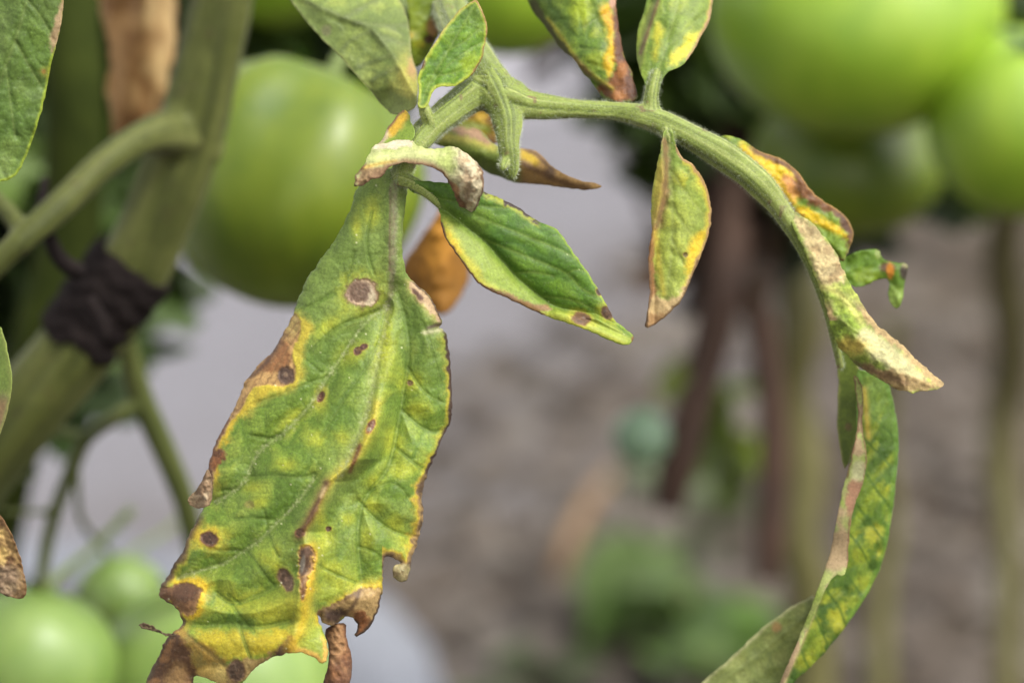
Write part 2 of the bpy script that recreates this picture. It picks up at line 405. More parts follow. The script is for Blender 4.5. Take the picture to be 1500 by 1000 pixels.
# ------------------------------------------------------------------ tubes
def tube_rings(pts, n=14, sub=4, rib=0.0, seed=0):
    """pts: (Vector, radius) list -> verts, faces of a capped smooth tube"""
    P0 = [p for p, r in pts]; R0 = [r for p, r in pts]; C = []; rr = []
    k = len(P0)
    for i in range(k - 1):
        a = P0[max(i - 1, 0)]; b = P0[i]; c = P0[i + 1]; d = P0[min(i + 2, k - 1)]
        for j in range(sub):
            t = j / sub; t2 = t * t; t3 = t2 * t
            C.append(.5 * ((2 * b) + (c - a) * t + (2 * a - 5 * b + 4 * c - d) * t2 + (3 * b - a - 3 * c + d) * t3))
            s = t * t * (3 - 2 * t); rr.append(R0[i] * (1 - s) + R0[i + 1] * s)
    C.append(P0[-1]); rr.append(R0[-1])
    V = []; F = []; nv = None; m = len(C); rng = random.Random(seed)
    ph = [rng.uniform(0, 6.28) for _ in range(3)]
    for i in range(m):
        t = (C[min(i + 1, m - 1)] - C[max(i - 1, 0)]).normalized()
        if nv is None:
            nv = t.orthogonal().normalized()
        nv = (nv - t * nv.dot(t)).normalized(); bv = t.cross(nv)
        for j in range(n):
            a = 2 * math.pi * j / n
            q = rr[i] * (1 + rib * math.sin(5 * a + ph[0] + i * .07) + rib * .5 * math.sin(i * .9 + ph[1]) * math.sin(2 * a + ph[2]))
            V.append(C[i] + nv * math.cos(a) * q + bv * math.sin(a) * q)
    for i in range(m - 1):
        for j in range(n):
            F.append((i * n + j, i * n + (j + 1) % n, (i + 1) * n + (j + 1) % n, (i + 1) * n + j))
    V.append(C[0]); V.append(C[-1]); a, b = len(V) - 2, len(V) - 1
    for j in range(n):
        F.append((a, (j + 1) % n, j)); F.append((b, (m - 1) * n + j, (m - 1) * n + (j + 1) % n))
    return V, F
def streak(ob, lists, c0, c1, c2, scar, seed=0, groove=.05):
    """lengthwise fibres: pigment and shallow grooves that follow each tube's own axis"""
    me = ob.data; n = len(me.vertices); co = np.empty(n * 3); me.vertices.foreach_get('co', co); co = co.reshape(-1, 3)
    A = []; B = []; Nn = []; T = []; Rr = []; off = 0
    for l in lists:
        P0 = [p for p, r in l]; k = len(P0); C = []; rr = []
        for i in range(k - 1):
            for j in range(6):
                t = j / 6; a = P0[max(i - 1, 0)]; b = P0[i]; c = P0[i + 1]; d = P0[min(i + 2, k - 1)]
                C.append(.5 * ((2 * b) + (c - a) * t + (2 * a - 5 * b + 4 * c - d) * t * t + (3 * b - a - 3 * c + d) * t ** 3)); rr.append(l[i][1] * (1 - t) + l[i + 1][1] * t)
        nv = None; s_ = off
        for i in range(len(C)):
            tt = (C[min(i + 1, len(C) - 1)] - C[max(i - 1, 0)]).normalized()
            nv = tt.orthogonal().normalized() if nv is None else (nv - tt * nv.dot(tt)).normalized()
            A.append(C[i]); Nn.append(nv); B.append(tt.cross(nv)); Rr.append(rr[i]); s_ += (C[i] - C[max(i - 1, 0)]).length; T.append(s_)
        off = s_ + .3
    A, Nn, B = (np.array([tuple(v) for v in q]) for q in (A, Nn, B)); T = np.array(T); Rr = np.array(Rr); ang = np.empty(n); tt = np.empty(n); rad = np.empty(n)
    for i in range(0, n, 4000):
        dv = co[i:i + 4000, None] - A[None]; q = (np.linalg.norm(dv, axis=2) / Rr).argmin(1); r = np.arange(len(q)); d = dv[r, q]
        ang[i:i + 4000] = np.arctan2((d * B[q]).sum(1), (d * Nn[q]).sum(1)); tt[i:i + 4000] = T[q]; rad[i:i + 4000] = Rr[q]
    ca, sa = np.cos(ang) * 3.0, np.sin(ang) * 3.0
    f = .5 * vnoise(ca * 1.3 + 5, sa * 1.3 + tt * 40, seed) + .5 * vnoise(ca * 3.1 + tt * 60, sa * 3.1 + 9, seed + 1)
    f2 = vnoise(co[:, 0] * 900, co[:, 2] * 900 + co[:, 1] * 500, seed + 2); f3 = vnoise(co[:, 0] * 120, co[:, 2] * 120, seed + 3)
    c = np.array(c1, float)[None] + (np.array(c0, float) - c1)[None] * sstep(.52, .25, f)[:, None]; c += (np.array(c2, float) - c) * (sstep(.55, .8, f) * .85)[:, None]
    c += (np.array(c2, float) - c) * (sstep(.5, .8, f3) * .35)[:, None]
    c += (np.array(scar, float) - c) * (sstep(.80, .9, f2) * sstep(.55, .75, vnoise(co[:, 0] * 260, co[:, 2] * 260, seed + 5)) * .8)[:, None]
    nr = np.empty(n * 3); me.vertices.foreach_get('normal', nr); nr = nr.reshape(-1, 3)
    co += nr * ((f - .5) * 2 * groove * rad)[:, None]; me.vertices.foreach_set('co', co.ravel()); me.update()
    at = me.color_attributes.new('pigment', 'FLOAT_COLOR', 'POINT'); at.data.foreach_set('color', np.hstack([pigment(c), np.ones((n, 1))]).astype(np.float32).ravel())
def px_pts(l, q=1.0):                 # (px, py, depth m, radius px) -> world points and radii
    return [(P(x, y, d * q), r * S * d * q) for x, y, d, r in l]
def tube(name, pts, mat, parent=None, **k):
    V, F = tube_rings(pts, **k)
    org = parent.location.copy() if parent else Vector(pts[-1][0])
    if not parent: V = [v - org for v in V]
    o = link_mesh(name, np_mesh(name, V, F), mat, parent)
    if not parent: o.location = org
    return o
def fused(name, lists, mat, parent, voxel=.0004, it=6, **k):
    """several tubes welded into one continuous skin"""
    V = []; F = []
    for l in lists:
        v, f = tube_rings(l, **k); o = len(V); V += v; F += [tuple(i + o for i in q) for q in f]
    ob = link_mesh(name, np_mesh(name, V, F), mat, parent)
    rm = ob.modifiers.new('weld', 'REMESH'); rm.mode = 'VOXEL'; rm.voxel_size = voxel
    sm = ob.modifiers.new('soften', 'SMOOTH'); sm.factor = .5; sm.iterations = it
    dg = bpy.context.evaluated_depsgraph_get(); me = bpy.data.meshes.new_from_object(ob.evaluated_get(dg))
    ob.modifiers.clear(); ob.data = me
    if not me.materials: me.materials.append(mat)
    me.shade_smooth()
    return ob

# ================================================================== TOMATOES
TM = [tomato_mat('green_tomato_skin', lc(86, 116, 4, .50), lc(142, 160, 20, .50), lc(178, 190, 70, .50)),
      tomato_mat('yellow_green_tomato_skin', lc(106, 144, 16, .74), lc(156, 184, 46, .74), lc(188, 206, 92, .74)),
      tomato_mat('pale_green_tomato_skin', lc(112, 146, 56, .56), lc(162, 188, 100, .56), lc(192, 208, 140, .56)), tomato_mat('sky_tinted_tomato_skin', lc(124, 158, 118), lc(152, 182, 148), lc(180, 200, 170))]  # last skin is bluish: sky reflection mixed into its colour
CALY = plain_mat('calyx', lc(62, 96, 40), lc(96, 128, 62), 200, .6, .3)
def tomato(px, py, d, rx, ry, label, mat=0, lobes=5, lobe=.03, tilt=(0, 0), seed=0, calyx=True, stalk=None):
    c = P(px, py, d); r = rx * S * d; h = ry * S * d; rng = random.Random(seed)
    root = empty('tomato', c - Vector((0, 0, h)))
    tag(root, label, 'tomato', 'unripe green tomatoes')
    rot = Matrix.Rotation(R(tilt[0]), 3, 'X') @ Matrix.Rotation(R(tilt[1]), 3, 'Y') @ Matrix.Rotation(rng.uniform(0, 6.28), 3, 'Z')
    V = []; F = []; nu, nv = 72, 44; ph = rng.uniform(0, 6.28)
    for i in range(nv + 1):
        th = math.pi * i / nv
        for j in range(nu):
            a = 2 * math.pi * j / nu
            top = max(0, math.cos(th))
            lb = 1 + lobe * math.cos(lobes * a + ph) * math.sin(th) * (.35 + .9 * top) + lobe * .5 * math.sin(2 * a + 1.7 * ph) * math.sin(th)
            x = math.sin(th) ** .92 * lb if 0 < i < nv else 0
            z = math.cos(th) - .24 * math.exp(-(th / .33) ** 2) * (1 + .4 * lobe * 10 * math.cos(lobes * a + ph) * math.sin(th))
            p = rot @ Vector((r * x * math.cos(a), r * x * math.sin(a), h * z)); V.append(p)
    for i in range(nv):
        for j in range(nu):
            F.append((i * nu + j, (i + 1) * nu + j, (i + 1) * nu + (j + 1) % nu, i * nu + (j + 1) % nu))
    me = np_mesh('flesh', [v + c for v in V], F); bm = bmesh.new(); bm.from_mesh(me); bmesh.ops.remove_doubles(bm, verts=bm.verts, dist=1e-6); bm.to_mesh(me); bm.free()
    link_mesh('flesh', me, TM[mat], root)
    if calyx:
        V = []; F = []
        for k in range(5):
            a0 = k * 2 * math.pi / 5 + rng.uniform(-.15, .15); L = r * rng.uniform(.6, .8); o = len(V)
            for i in range(7):
                t = i / 6; wd = .13 * r * (math.sin(math.pi * min(1, t * .8 + .25)) ** 1.1) * (1 - t * .75)
                rad = .05 * r + L * t; z = h * (.80 + .10 * math.sin(t * 2.5) + .10 * t * t * rng.uniform(-.5, 1.5))
                for s in (-1, 0, 1):
                    q = Vector((math.cos(a0) * rad - math.sin(a0) * wd * s, math.sin(a0) * rad + math.cos(a0) * wd * s, z + (.012 * r if s else 0)))
                    V.append(rot @ q + c)
            for i in range(6):
                for s in (0, 1): F.append((o + i * 3 + s, o + i * 3 + s + 1, o + i * 3 + s + 4, o + i * 3 + s + 3))
        cal = link_mesh('calyx', np_mesh('calyx', V, F), CALY, root)
        top = rot @ Vector((0, 0, h * .78)) + c
        up = rot @ Vector((0, 0, 1))
        tube('stalk', [(top, r * .08), (top + up * r * .35, r * .06), (top + up * r * .7 + Vector((.01, .008, .0)), r * .055), (top + up * r * .9 + Vector((.02, .012, .006)), r * .06)], STEM, root, n=8)
        under([o for o in root.children if o.name.startswith('stalk')][0], cal)
    return root
tomato(424, 266, .66, 186, 184, 'large lobed green tomato hanging behind the big blighted leaflet', 0, 6, .10, (-26, 22), 3)
tomato(1255, 18, .82, 216, 172, 'largest yellow-green tomato at the upper right edge of the photo', 1, 6, .012, (10, -5), 5)
tomato(1500, 178, .80, 142, 138, 'green tomato cut by the right edge beside the largest one', 1, 5, .02, (10, 8), 8)
tomato(1240, 236, .88, 142, 104, 'dark shaded tomato hidden below the largest yellow-green tomato', 0, 5, .02, (5, 5), 11)
tomato(742, -42, .76, 124, 122, 'green tomato at the top edge behind the leaf stalk fork', 1, 5, .02, (5, -5), 12)
tomato(408, -58, .84, 100, 96, 'yellowish tomato at the top edge between thick stem and pale leaflet', 1, 5, .02, (5, 5), 14)
tomato(48, 974, .69, 124, 112, 'pale green tomato in the bottom left corner', 2, 5, .02, (-48, 6), 17)
tomato(178, 874, .80, 66, 60, 'small green tomato behind the two pale ones at bottom left', 2, 5, .02, (-48, 6), 19)
tomato(318, 1012, .72, 184, 150, 'pale green tomato below the dried tip of the big leaflet', 2, 6, .015, (-48, 6), 21)
tomato(940, 640, .92, 42, 42, 'tiny far tomato in front of the dark brown dead stem', 3, 5, .02, (-60, 0), 23)
# ================================================================== THE BLIGHTED LEAF
leaf = empty('tomato_leaf', P(712, 130, D + .006))
tag(leaf, 'blighted compound tomato leaf in focus, leaflets yellowing with brown dead margins', 'leaf')
f = lambda mm: D + mm * 1e-3
SL = [px_pts(l) for l in (
    [(646, -40, f(50), 24), (664, 30, f(32), 25), (692, 88, f(16), 30), (718, 128, f(7), 33), (740, 160, f(5), 22)],
    [(730, 116, f(9), 22), (702, 132, f(7), 28), (664, 160, f(4), 22), (632, 186, f(2), 20), (606, 216, f(0), 18), (590, 248, f(.6), 15), (584, 274, f(2.5), 11), (580, 300, f(5), 6)],
    [(712, 128, f(6), 28), (748, 148, f(6), 30), (784, 156, f(6), 20), (848, 160, f(7), 13.5), (900, 163, f(8), 13.5), (948, 172, f(8), 18), (1000, 194, f(9), 18),
     (1060, 228, f(10), 21), (1108, 264, f(11), 20), (1148, 312, f(12), 15), (1176, 362, f(13), 10), (1198, 412, f(14), 8), (1216, 468, f(15), 7), (1232, 540, f(17), 6)],
    [(724, 128, f(6), 30), (742, 172, f(4), 22), (745, 212, f(2), 16), (748, 246, f(2), 12), (749, 264, f(2), 5)],
    [(742, 232, f(2), 9), (737, 244, f(-1), 7), (737, 250, f(-1), 4)],
    [(953, 176, f(8), 16), (954, 140, f(8), 11), (960, 114, f(9), 9), (966, 98, f(13), 4)],
    [(972, 182, f(8), 11), (979, 204, f(7), 9), (982, 226, f(11), 4)],
    [(632, 186, f(1), 11), (622, 162, f(-1), 9), (619, 144, f(.5), 7), (622, 126, f(3), 3)],
    [(584, 262, f(0), 12), (606, 269, f(-.6), 10), (632, 287, f(-.6), 8.5), (652, 307, f(.6), 6), (672, 322, f(2.5), 3)],
)]
STALK = leaf_mat('stalk_skin', .05, .55, .5, .25)
streak(fused('leaf_stalk', SL, STALK, leaf, .00032, 7, n=18, sub=5, rib=.07), SL, (96, 112, 62), (126, 144, 84), (160, 168, 116), (116, 96, 68), 4, .07)

# ---- big terminal leaflet
HERO = [(572, 246), (600, 247), (598, 262), (596, 280), (592, 306), (590, 352), (591, 386), (597, 402), (608, 415), (620, 424), (631, 434), (643, 460), (649, 472), (641, 480), (652, 482), (657, 503), (661, 540), (662, 580), (662, 613),
        (651, 634), (640, 662), (627, 690), (624, 702), (617, 728), (621, 748), (617, 776), (609, 800), (602, 821), (600, 832), (598, 850), (584, 853), (574, 842), (576, 828), (590, 825), (580, 818), (567, 813), (560, 818), (562, 840), (560, 867), (554, 893),
        (545, 914), (534, 926), (518, 934), (525, 917), (519, 906), (508, 900), (500, 908), (493, 913), (482, 919), (473, 911), (464, 897), (466, 908), (471, 920), (479, 940), (481, 958), (474, 973), (466, 968), (459, 961), (445, 956), (424, 955), (399, 961), (385, 970), (371, 980), (360, 994), (350, 1003), (335, 1004),
        (318, 1000), (300, 992), (284, 988), (283, 1000), (284, 1030), (240, 1040), (206, 1030), (216, 990), (232, 961), (244, 934), (254, 925), (266, 917), (267, 903), (258, 889), (238, 877), (230, 868), (245, 842), (266, 811), (280, 776), (292, 755), (304, 735), (309, 709), (304, 682), (314, 651),
        (332, 618), (348, 588), (359, 558), (373, 540), (403, 511), (416, 484), (430, 459), (435, 443), (447, 413), (469, 381), (491, 352), (515, 305), (519, 284), (530, 262), (552, 250)]
CRY = np.array([440, 520, 575, 605, 640, 672, 705, 748, 779, 800, 850, 900, 940, 1000], float)
CRX = np.array([568, 560, 553, 549, 538, 522, 480, 459, 441, 447, 441, 433, 428, 420], float)
HV = [([(578, 250), (577, 320), (576, 392), (571, 447), (560, 497), (548, 560), (537, 607), (518, 655), (500, 697)], 3.2),
      ([(567, 447), (533, 473), (497, 527), (477, 557), (453, 597), (413, 637), (387, 653), (367, 680), (363, 700), (348, 716), (315, 735)], 2.4),
      ([(459, 702), (438, 734), (410, 762), (382, 790), (354, 809), (329, 825), (305, 832), (262, 846)], 2.4),
      ([(434, 835), (410, 856), (375, 874), (340, 886), (318, 868)], 2.2), ([(340, 886), (356, 908), (372, 925)], 1.6),
      ([(424, 909), (382, 919), (340, 913), (300, 916), (276, 914)], 2.2), ([(350, 913), (358, 940), (366, 962)], 1.5), ([(276, 932), (310, 958), (330, 975)], 1.5),
      ([(583, 430), (594, 463), (600, 513), (597, 537), (588, 593), (578, 650), (568, 690), (535, 725), (525, 760), (524, 800), (530, 850)], 2.0),
      ([(597, 537), (620, 575), (650, 590)], 1.6), ([(588, 600), (615, 625), (635, 633), (655, 628)], 1.6), ([(580, 655), (600, 672), (622, 690)], 1.6),
      ([(525, 734), (555, 765), (585, 782), (605, 785)], 1.6), ([(540, 720), (570, 705), (590, 715), (606, 745)], 1.6), ([(524, 800), (545, 805), (560, 818)], 1.4), ([(455, 822), (490, 840), (520, 852)], 1.3),
      ([(470, 440), (492, 425), (510, 405), (518, 370)], 1.6), ([(440, 455), (470, 441), (500, 425)], 1.6), ([(455, 515), (490, 480), (520, 468), (556, 455)], 1.9), ([(372, 592), (410, 578), (450, 562), (480, 552)], 1.7),
      ([(365, 637), (395, 643), (412, 637)], 1.5), ([(358, 700), (400, 696), (440, 700), (461, 695)], 1.8), ([(325, 718), (350, 716)], 1.3), ([(345, 760), (375, 758), (404, 762)], 1.6), ([(385, 745), (392, 765), (390, 785)], 1.2),
      ([(290, 800), (320, 806), (354, 806)], 1.5), ([(362, 808), (380, 830), (392, 848), (402, 858)], 1.5), ([(395, 785), (400, 800), (408, 815)], 1.1), ([(334, 870), (352, 884)], 1.2), ([(420, 500), (440, 520), (470, 545)], 1.1),
      ([(565, 455), (550, 520), (520, 560), (495, 600), (470, 640)], 1.2), ([(548, 400), (540, 380), (536, 350), (545, 310)], 1.4), ([(618, 470), (630, 500), (640, 540), (646, 560)], 1.3)]
def hero_depth(x, y, de):
    xm = np.interp(y, [240, 400, 560, 620, 700, 800, 1000], [580, 576, 548, 535, 500, 460, 430])
    sgn = x - np.interp(y, CRY, CRX)
    amp = sstep(450, 650, y) * (1 - .6 * sstep(880, 960, y))
    z = 3.0 - 9.5 * (y - 240) / 760
    z += np.where(sgn < 0, -3.0 * np.exp(sgn / 26), -3.0 + 5.8 * sstep(0, 40, sgn) - .0 * sgn) * amp * np.where(sgn < 0, 1, np.exp(-np.maximum(sgn, 0) / 160))
    dx = x - xm
    z += np.where(dx < 0, (dx / 150) ** 2 * 4.0, (dx / 100) ** 2 * 3.2)           # both halves fall away from the midrib
    z += (1 - amp) * 1.3 * np.exp(-(dx / 16) ** 2) * sstep(380, 480, y)              # sunken midrib
    z += -1.6 * np.exp(-(dx / 14) ** 2) * (1 - sstep(360, 470, y))                    # raised near the stalk
    z += 1.5 * np.exp(-de / 9) * (.4 + 1.2 * fbm(x, y, 60, 77))                      # margin rolled back
    z += 2.4 * (fbm(x, y, 115, 31, 2) - .5)
    vd = np.minimum.reduce([line_d(x, y, HV[k][0]) for k in (1, 2, 3, 5, 8, 10, 12)])
    z -= 1.5 * sstep(0, 30, vd) - .75                                               # panels bulge between the side veins
    z += sstep(915, 1000, y) * 5 * sstep(420, 240, x)                                 # dry corner curls away
    z += 4.0 * sstep(870, 930, y) * sstep(470, 500, x)
    return z
def hero_paint(p):
    x, y = p.x, p.y
    tissue(p, HV, 30, 118, 1.6, .27, (78, 114, 52), (114, 148, 72), (150, 174, 84), .12, .75)
    up = 1 - sstep(440, 640, y)
    p.mix((118, 144, 94), up * .6)                       # duller toward the stalk
    for a in ((555, 520, 10, 60, 10), (566, 520, 14, 50, 8), (600, 560, 24, 18), (612, 600, 20, 14), (572, 645, 20, 26), (590, 690, 24, 14), (545, 640, 12, 30, 20), (480, 478, 28, 12, -40), (508, 522, 18), (470, 590, 14, 20),
              (430, 612, 26, 12, -30), (463, 642, 16), (503, 640, 14), (395, 570, 34, 10, -14), (545, 312, 14, 22), (522, 330, 9, 20), (420, 680, 20, 10), (370, 712, 17, 12), (380, 737, 16, 9), (386, 818, 17, 11, 30), (402, 828, 10),
              (404, 808, 8, 12), (423, 880, 15, 20, -30), (398, 892, 22, 12, 30), (385, 906, 26, 13, 30), (358, 878, 26, 14), (478, 790, 16, 22), (485, 832, 20, 14), (505, 855, 24, 16), (545, 740, 20, 14), (548, 705, 16, 12), (575, 770, 16, 20),
              (470, 760, 8, 16), (510, 760, 12), (540, 790, 14, 22), (590, 795, 16, 20), (330, 780, 20, 12)):
        p.mix((162, 178, 70), p.blob(*a[:3], *(a[3:4] or (None,)), *(a[4:5] or (0,)), .8, .25) * .72)
        p.mix((190, 188, 58), p.blob(a[0], a[1], a[2] * .6, (a[3] if len(a) > 3 else a[2]) * .6, a[4] if len(a) > 4 else 0, .8, .3) * .45)
    p.mix((176, 180, 66), sstep(.44, .62, fbm(x, y, 30, 88) + .12 * p.cid) * sstep(760, 880, y) * .6)
    low = p.poly([(276, 922), (330, 918), (380, 925), (420, 915), (428, 940), (400, 958), (360, 965), (330, 975), (290, 960)], 10, 5)
    p.mix((206, 178, 52), low * .8)
    p.mix((196, 180, 54), p.poly([(345, 880), (380, 868), (420, 860), (440, 890), (430, 915), (390, 915), (360, 905)], 12, 6) * .45)
    for a in ((372, 772, 66, 16, -36), (335, 832, 50, 12, -20), (405, 868, 46, 12, -22), (350, 700, 40, 10, 0), (500, 560, 14, 50, 24), (610, 480, 12, 40, -10), (560, 800, 16, 34, 0), (545, 660, 12, 36, 18), (330, 910, 50, 8, 0), (470, 520, 14, 40, 40)):
        p.mix((72, 108, 48), p.blob(*a, .9, .3) * .5)
    p.mix((152, 172, 112), p.line([(552, 540), (538, 600), (516, 655), (492, 695), (462, 735)], 13, 3) * .5)  # pale dusty midrib band, also painting in the ridge's highlight
    # dark tertiary veins again over the yellow
    for pts, wd in HV[1:]:
        d = line_d(x, y, pts); p.mix((80, 112, 48), np.exp(-((d - wd * .9) / (wd * .9)) ** 2) * .55)
    # yellow and dead margins
    lw = sstep(520, 560, y) * (1 - sstep(690, 740, y)) * (x < 480)
    p.mix((218, 182, 56), p.margin(17, .6) * lw * .9)
    p.mix((206, 186, 64), p.margin(15, .6) * sstep(740, 790, y) * (x < 330) * .7)
    p.mix(TAN, p.margin(7, .7) * lw); p.mix((120, 84, 62), p.margin(4.5, .8) * lw)
    p.mix((110, 88, 58), p.margin(9, .7) * sstep(745, 770, y) * (1 - sstep(845, 870, y)) * (x < 330) * .9)
    p.mix(DARK, p.margin(4, .9) * sstep(745, 770, y) * (x < 330) * .8)
    rw = (x > 560) * sstep(470, 500, y)
    p.mix((206, 178, 52), p.margin(11, .6) * rw * .75 * (.4 + .6 * sstep(.35, .6, fbm(x, y, 50, 5)))); p.mix((74, 56, 50), p.margin(4.5, .8) * rw)
    rl = (x > 560) * sstep(690, 710, y)
    p.mix((212, 180, 60), p.margin(15, .6) * rl * .8); p.mix((150, 122, 88), p.margin(9, .7) * rl * .95); p.mix((94, 74, 60), p.margin(5, .9) * rl * sstep(.4, .6, fbm(x, y, 12, 8)))
    p.mix((216, 176, 52), p.poly([(455, 905), (500, 868), (540, 850), (562, 845), (562, 875), (520, 890), (470, 920)], 10) * .8)
    # lesions
    p.spot(530, 429, 22, 20, 0, (176, 152, 132), (104, 76, 58), (186, 188, 66), 1.5, .75); p.mix((206, 188, 168), p.blob(540, 434, 9, 14, 0, .3) * .9); p.mix((118, 94, 82), p.blob(526, 428, 17, 15.5, 0, .2)); p.mix((128, 104, 92), p.blob(528, 428, 7, 7, 0, .5) * .6)
    p.spot(524, 514, 5, 7, 30, (98, 70, 62), hs=2.2, halo=(172, 178, 66)); p.spot(532, 508, 6, 4, -30, (98, 70, 62), hs=1.2)
    p.spot(470, 581, 4.5, 7.5, 30, (104, 70, 58), hs=2.0); p.spot(601, 561, 4, 4, 0, (120, 98, 70), hs=1.5, halo=(160, 168, 72)); p.mix((142, 128, 72), p.blob(365, 738, 7, 6) * .8)
    p.mix((214, 186, 72), .85 * p.poly([(432, 450), (465, 480), (446, 500), (448, 545), (435, 572), (400, 575), (355, 620), (345, 590), (380, 535), (410, 480)], 8))
    L4 = [(428, 455), (441, 472), (438, 497), (431, 506), (429, 525), (436, 545), (427, 562), (408, 567), (386, 562), (368, 570), (358, 592), (343, 612), (334, 612), (352, 565), (372, 538), (400, 508), (414, 480)]
    m = p.poly(L4, 2, 1.2); p.mix((190, 152, 106), m); p.mix((146, 100, 68), m * p.poly([(412, 490), (428, 508), (424, 540), (395, 548), (372, 542), (398, 512)], 4, 3) * .95)
    p.mix((92, 66, 52), m * p.line([(412, 490), (402, 515), (385, 537), (366, 552)], 4, 2) * .9); p.mix((166, 150, 96), m * p.blob(428, 475, 10, 18) * .6); p.h += .25 * m
    st = .5 + .5 * np.sin((x * .8 + y * .55) * .55 + 3 * p.warp); p.mix((128, 96, 66), m * sstep(.7, .95, st) * .5)
    p.spot(419, 549, 12, 12, 0, (88, 68, 60), (104, 78, 60), hs=1.0, ha=0); p.mix((140, 116, 98), p.blob(419, 548, 4, 4) * .6)
    m = p.poly([(318, 655), (330, 660), (328, 678), (312, 688), (305, 684)], 3); p.mix((142, 92, 60), m); p.mix((98, 66, 48), m * sstep(.45, .7, fbm(x, y, 7, 4)) * .7)
    p.spot(307, 789, 12, 10, 10, (80, 58, 50), hs=2.0, halo=(214, 184, 62), ha=.85)
    p.mix((224, 182, 52), p.poly([(262, 842), (310, 846), (306, 872), (296, 905), (266, 905), (250, 860)], 8) * .9)
    m = p.poly([(230, 868), (262, 853), (290, 855), (297, 868), (291, 888), (276, 904), (262, 892), (240, 878)], 2.5); p.mix((132, 96, 68), m); p.mix((96, 68, 54), m * p.blob(272, 868, 24, 13, 0, .5)); p.mix((188, 148, 104), m * p.line([(296, 868), (291, 888), (275, 904), (262, 896)], 5, 2) * .8); p.h += .3 * m
    p.mix((160, 120, 76), p.poly([(245, 925), (268, 915), (285, 935), (330, 960), (345, 985), (300, 1000), (283, 990)], 6) * .7)
    m = p.poly([(240, 935), (256, 926), (270, 940), (280, 960), (286, 990), (286, 1040), (200, 1040), (216, 985)], 4, 3)
    p.mix((150, 108, 72), m); p.mix((100, 72, 54), m * sstep(.4, .62, fbm(x, y, 20, 6))); p.mix((190, 152, 104), m * p.blob(258, 995, 17, 22, 0, .6) * .7); p.mix((96, 74, 56), m * p.margin(6, .8)); p.h += m * .6 * (fbm(x, y, 22, 61) - .5)
    p.mix((224, 192, 118), p.poly([(284, 984), (325, 970), (338, 985), (335, 1006), (300, 998)], 5)); p.mix((232, 206, 140), p.blob(322, 990, 10, 14, 0, .6) * .7)
    p.mix((172, 146, 100), p.poly([(330, 972), (360, 965), (385, 962), (400, 952), (402, 966), (372, 984), (350, 1006), (334, 1006)], 3)); p.spot(346, 982, 12, 17, -10, (92, 72, 60), (130, 100, 72), hs=1, ha=0)
    p.mix((120, 90, 62), p.poly([(392, 966), (404, 950), (424, 928), (434, 938), (430, 958)], 4)); p.mix((80, 60, 50), p.poly([(400, 962), (410, 948), (424, 934), (424, 948), (412, 962)], 3)); p.mix((226, 184, 104), p.margin(8, .4) * p.poly([(430, 940), (482, 925), (484, 980), (430, 965)], 6))
    # crease: yellow flank and dead slits
    cr = [(553, 590), (546, 615), (536, 642), (520, 672), (500, 690), (480, 708), (468, 735), (452, 765), (441, 782)]
    p.mix((214, 186, 62), p.line(cr, 9, 2) * .75); p.mix((208, 174, 54), p.line([(458, 800), (456, 850), (448, 890), (438, 930), (425, 945)], 11, 2) * .8)
    p.mix((120, 82, 54), p.line([(527, 652), (520, 672), (513, 690)], 4, 1.5)); p.spot(543, 624, 5, 10, 25, (112, 76, 62), (150, 100, 60), hs=1.3); p.mix((200, 190, 170), p.blob(541, 628, 3, 3) * .8)
    p.mix((104, 76, 54), p.line([(478, 708), (470, 728), (458, 750), (448, 770), (438, 784)], 6, 2)); p.mix((196, 172, 132), p.line([(475, 714), (470, 726)], 4, 1) * .9); p.spot(439, 780, 6, 6, 0, (98, 70, 52), hs=1, ha=0)
    p.mix((222, 182, 70), p.poly([(438, 798), (455, 795), (464, 815), (458, 850), (450, 880), (440, 880), (436, 840)], 4)); m = p.poly([(440, 802), (452, 797), (460, 806), (459, 830), (450, 850), (446, 876), (440, 876), (438, 840), (436, 815)], 2)
    p.mix((176, 138, 96), m); p.mix((98, 74, 62), p.poly([(441, 806), (450, 800), (456, 810), (453, 832), (443, 846), (438, 832)], 2)); p.mix((168, 156, 148), p.blob(443, 826, 4, 12, 8, .4)); p.mix((110, 76, 52), p.line([(444, 848), (443, 875)], 3.5, 1.5)); p.h += .5 * m
    p.spot(419, 848, 10, 16, -28, (104, 82, 70), (120, 98, 66), hs=1.25, halo=(188, 172, 58)); p.spot(481, 774, 4, 3.5, 0, (80, 60, 48), hs=1.2)
    hk = [(462, 897), (480, 886), (505, 876), (522, 862), (540, 860), (562, 864), (560, 890), (545, 920), (518, 936), (520, 912), (508, 898), (494, 914), (478, 920)]
    m = p.poly(hk, 2.5); p.mix((176, 146, 104), m); p.mix((140, 92, 62), m * p.poly([(512, 898), (530, 892), (545, 905), (530, 925), (518, 934), (526, 914)], 4)); p.mix((104, 78, 58), m * p.line([(464, 897), (490, 884), (520, 868), (528, 862)], 4, 2) * .8); p.mix((72, 54, 46), m * p.blob(488, 901, 16, 10, -15, .5)); p.mix((88, 66, 54), m * p.line([(528, 862), (520, 885), (506, 898)], 3, 1.5) * .7); p.mix((80, 60, 50), m * p.margin(3, .8) * (x > 520)); p.h += m * 1.0 * (fbm(x, y, 18, 66) - .5)
    m = p.poly([(600, 412), (618, 420), (634, 434), (650, 470), (644, 476), (630, 455), (612, 440), (601, 425)], 2.5); p.mix((226, 190, 120), p.poly([(592, 405), (620, 416), (640, 440), (656, 480), (636, 478), (618, 450), (598, 432)], 6) * .6); p.mix((202, 172, 142), m); p.mix((112, 84, 74), m * p.poly([(602, 420), (616, 430), (622, 440), (610, 438)], 2, 1)); p.mix((96, 72, 58), m * p.margin(2.5, .6))
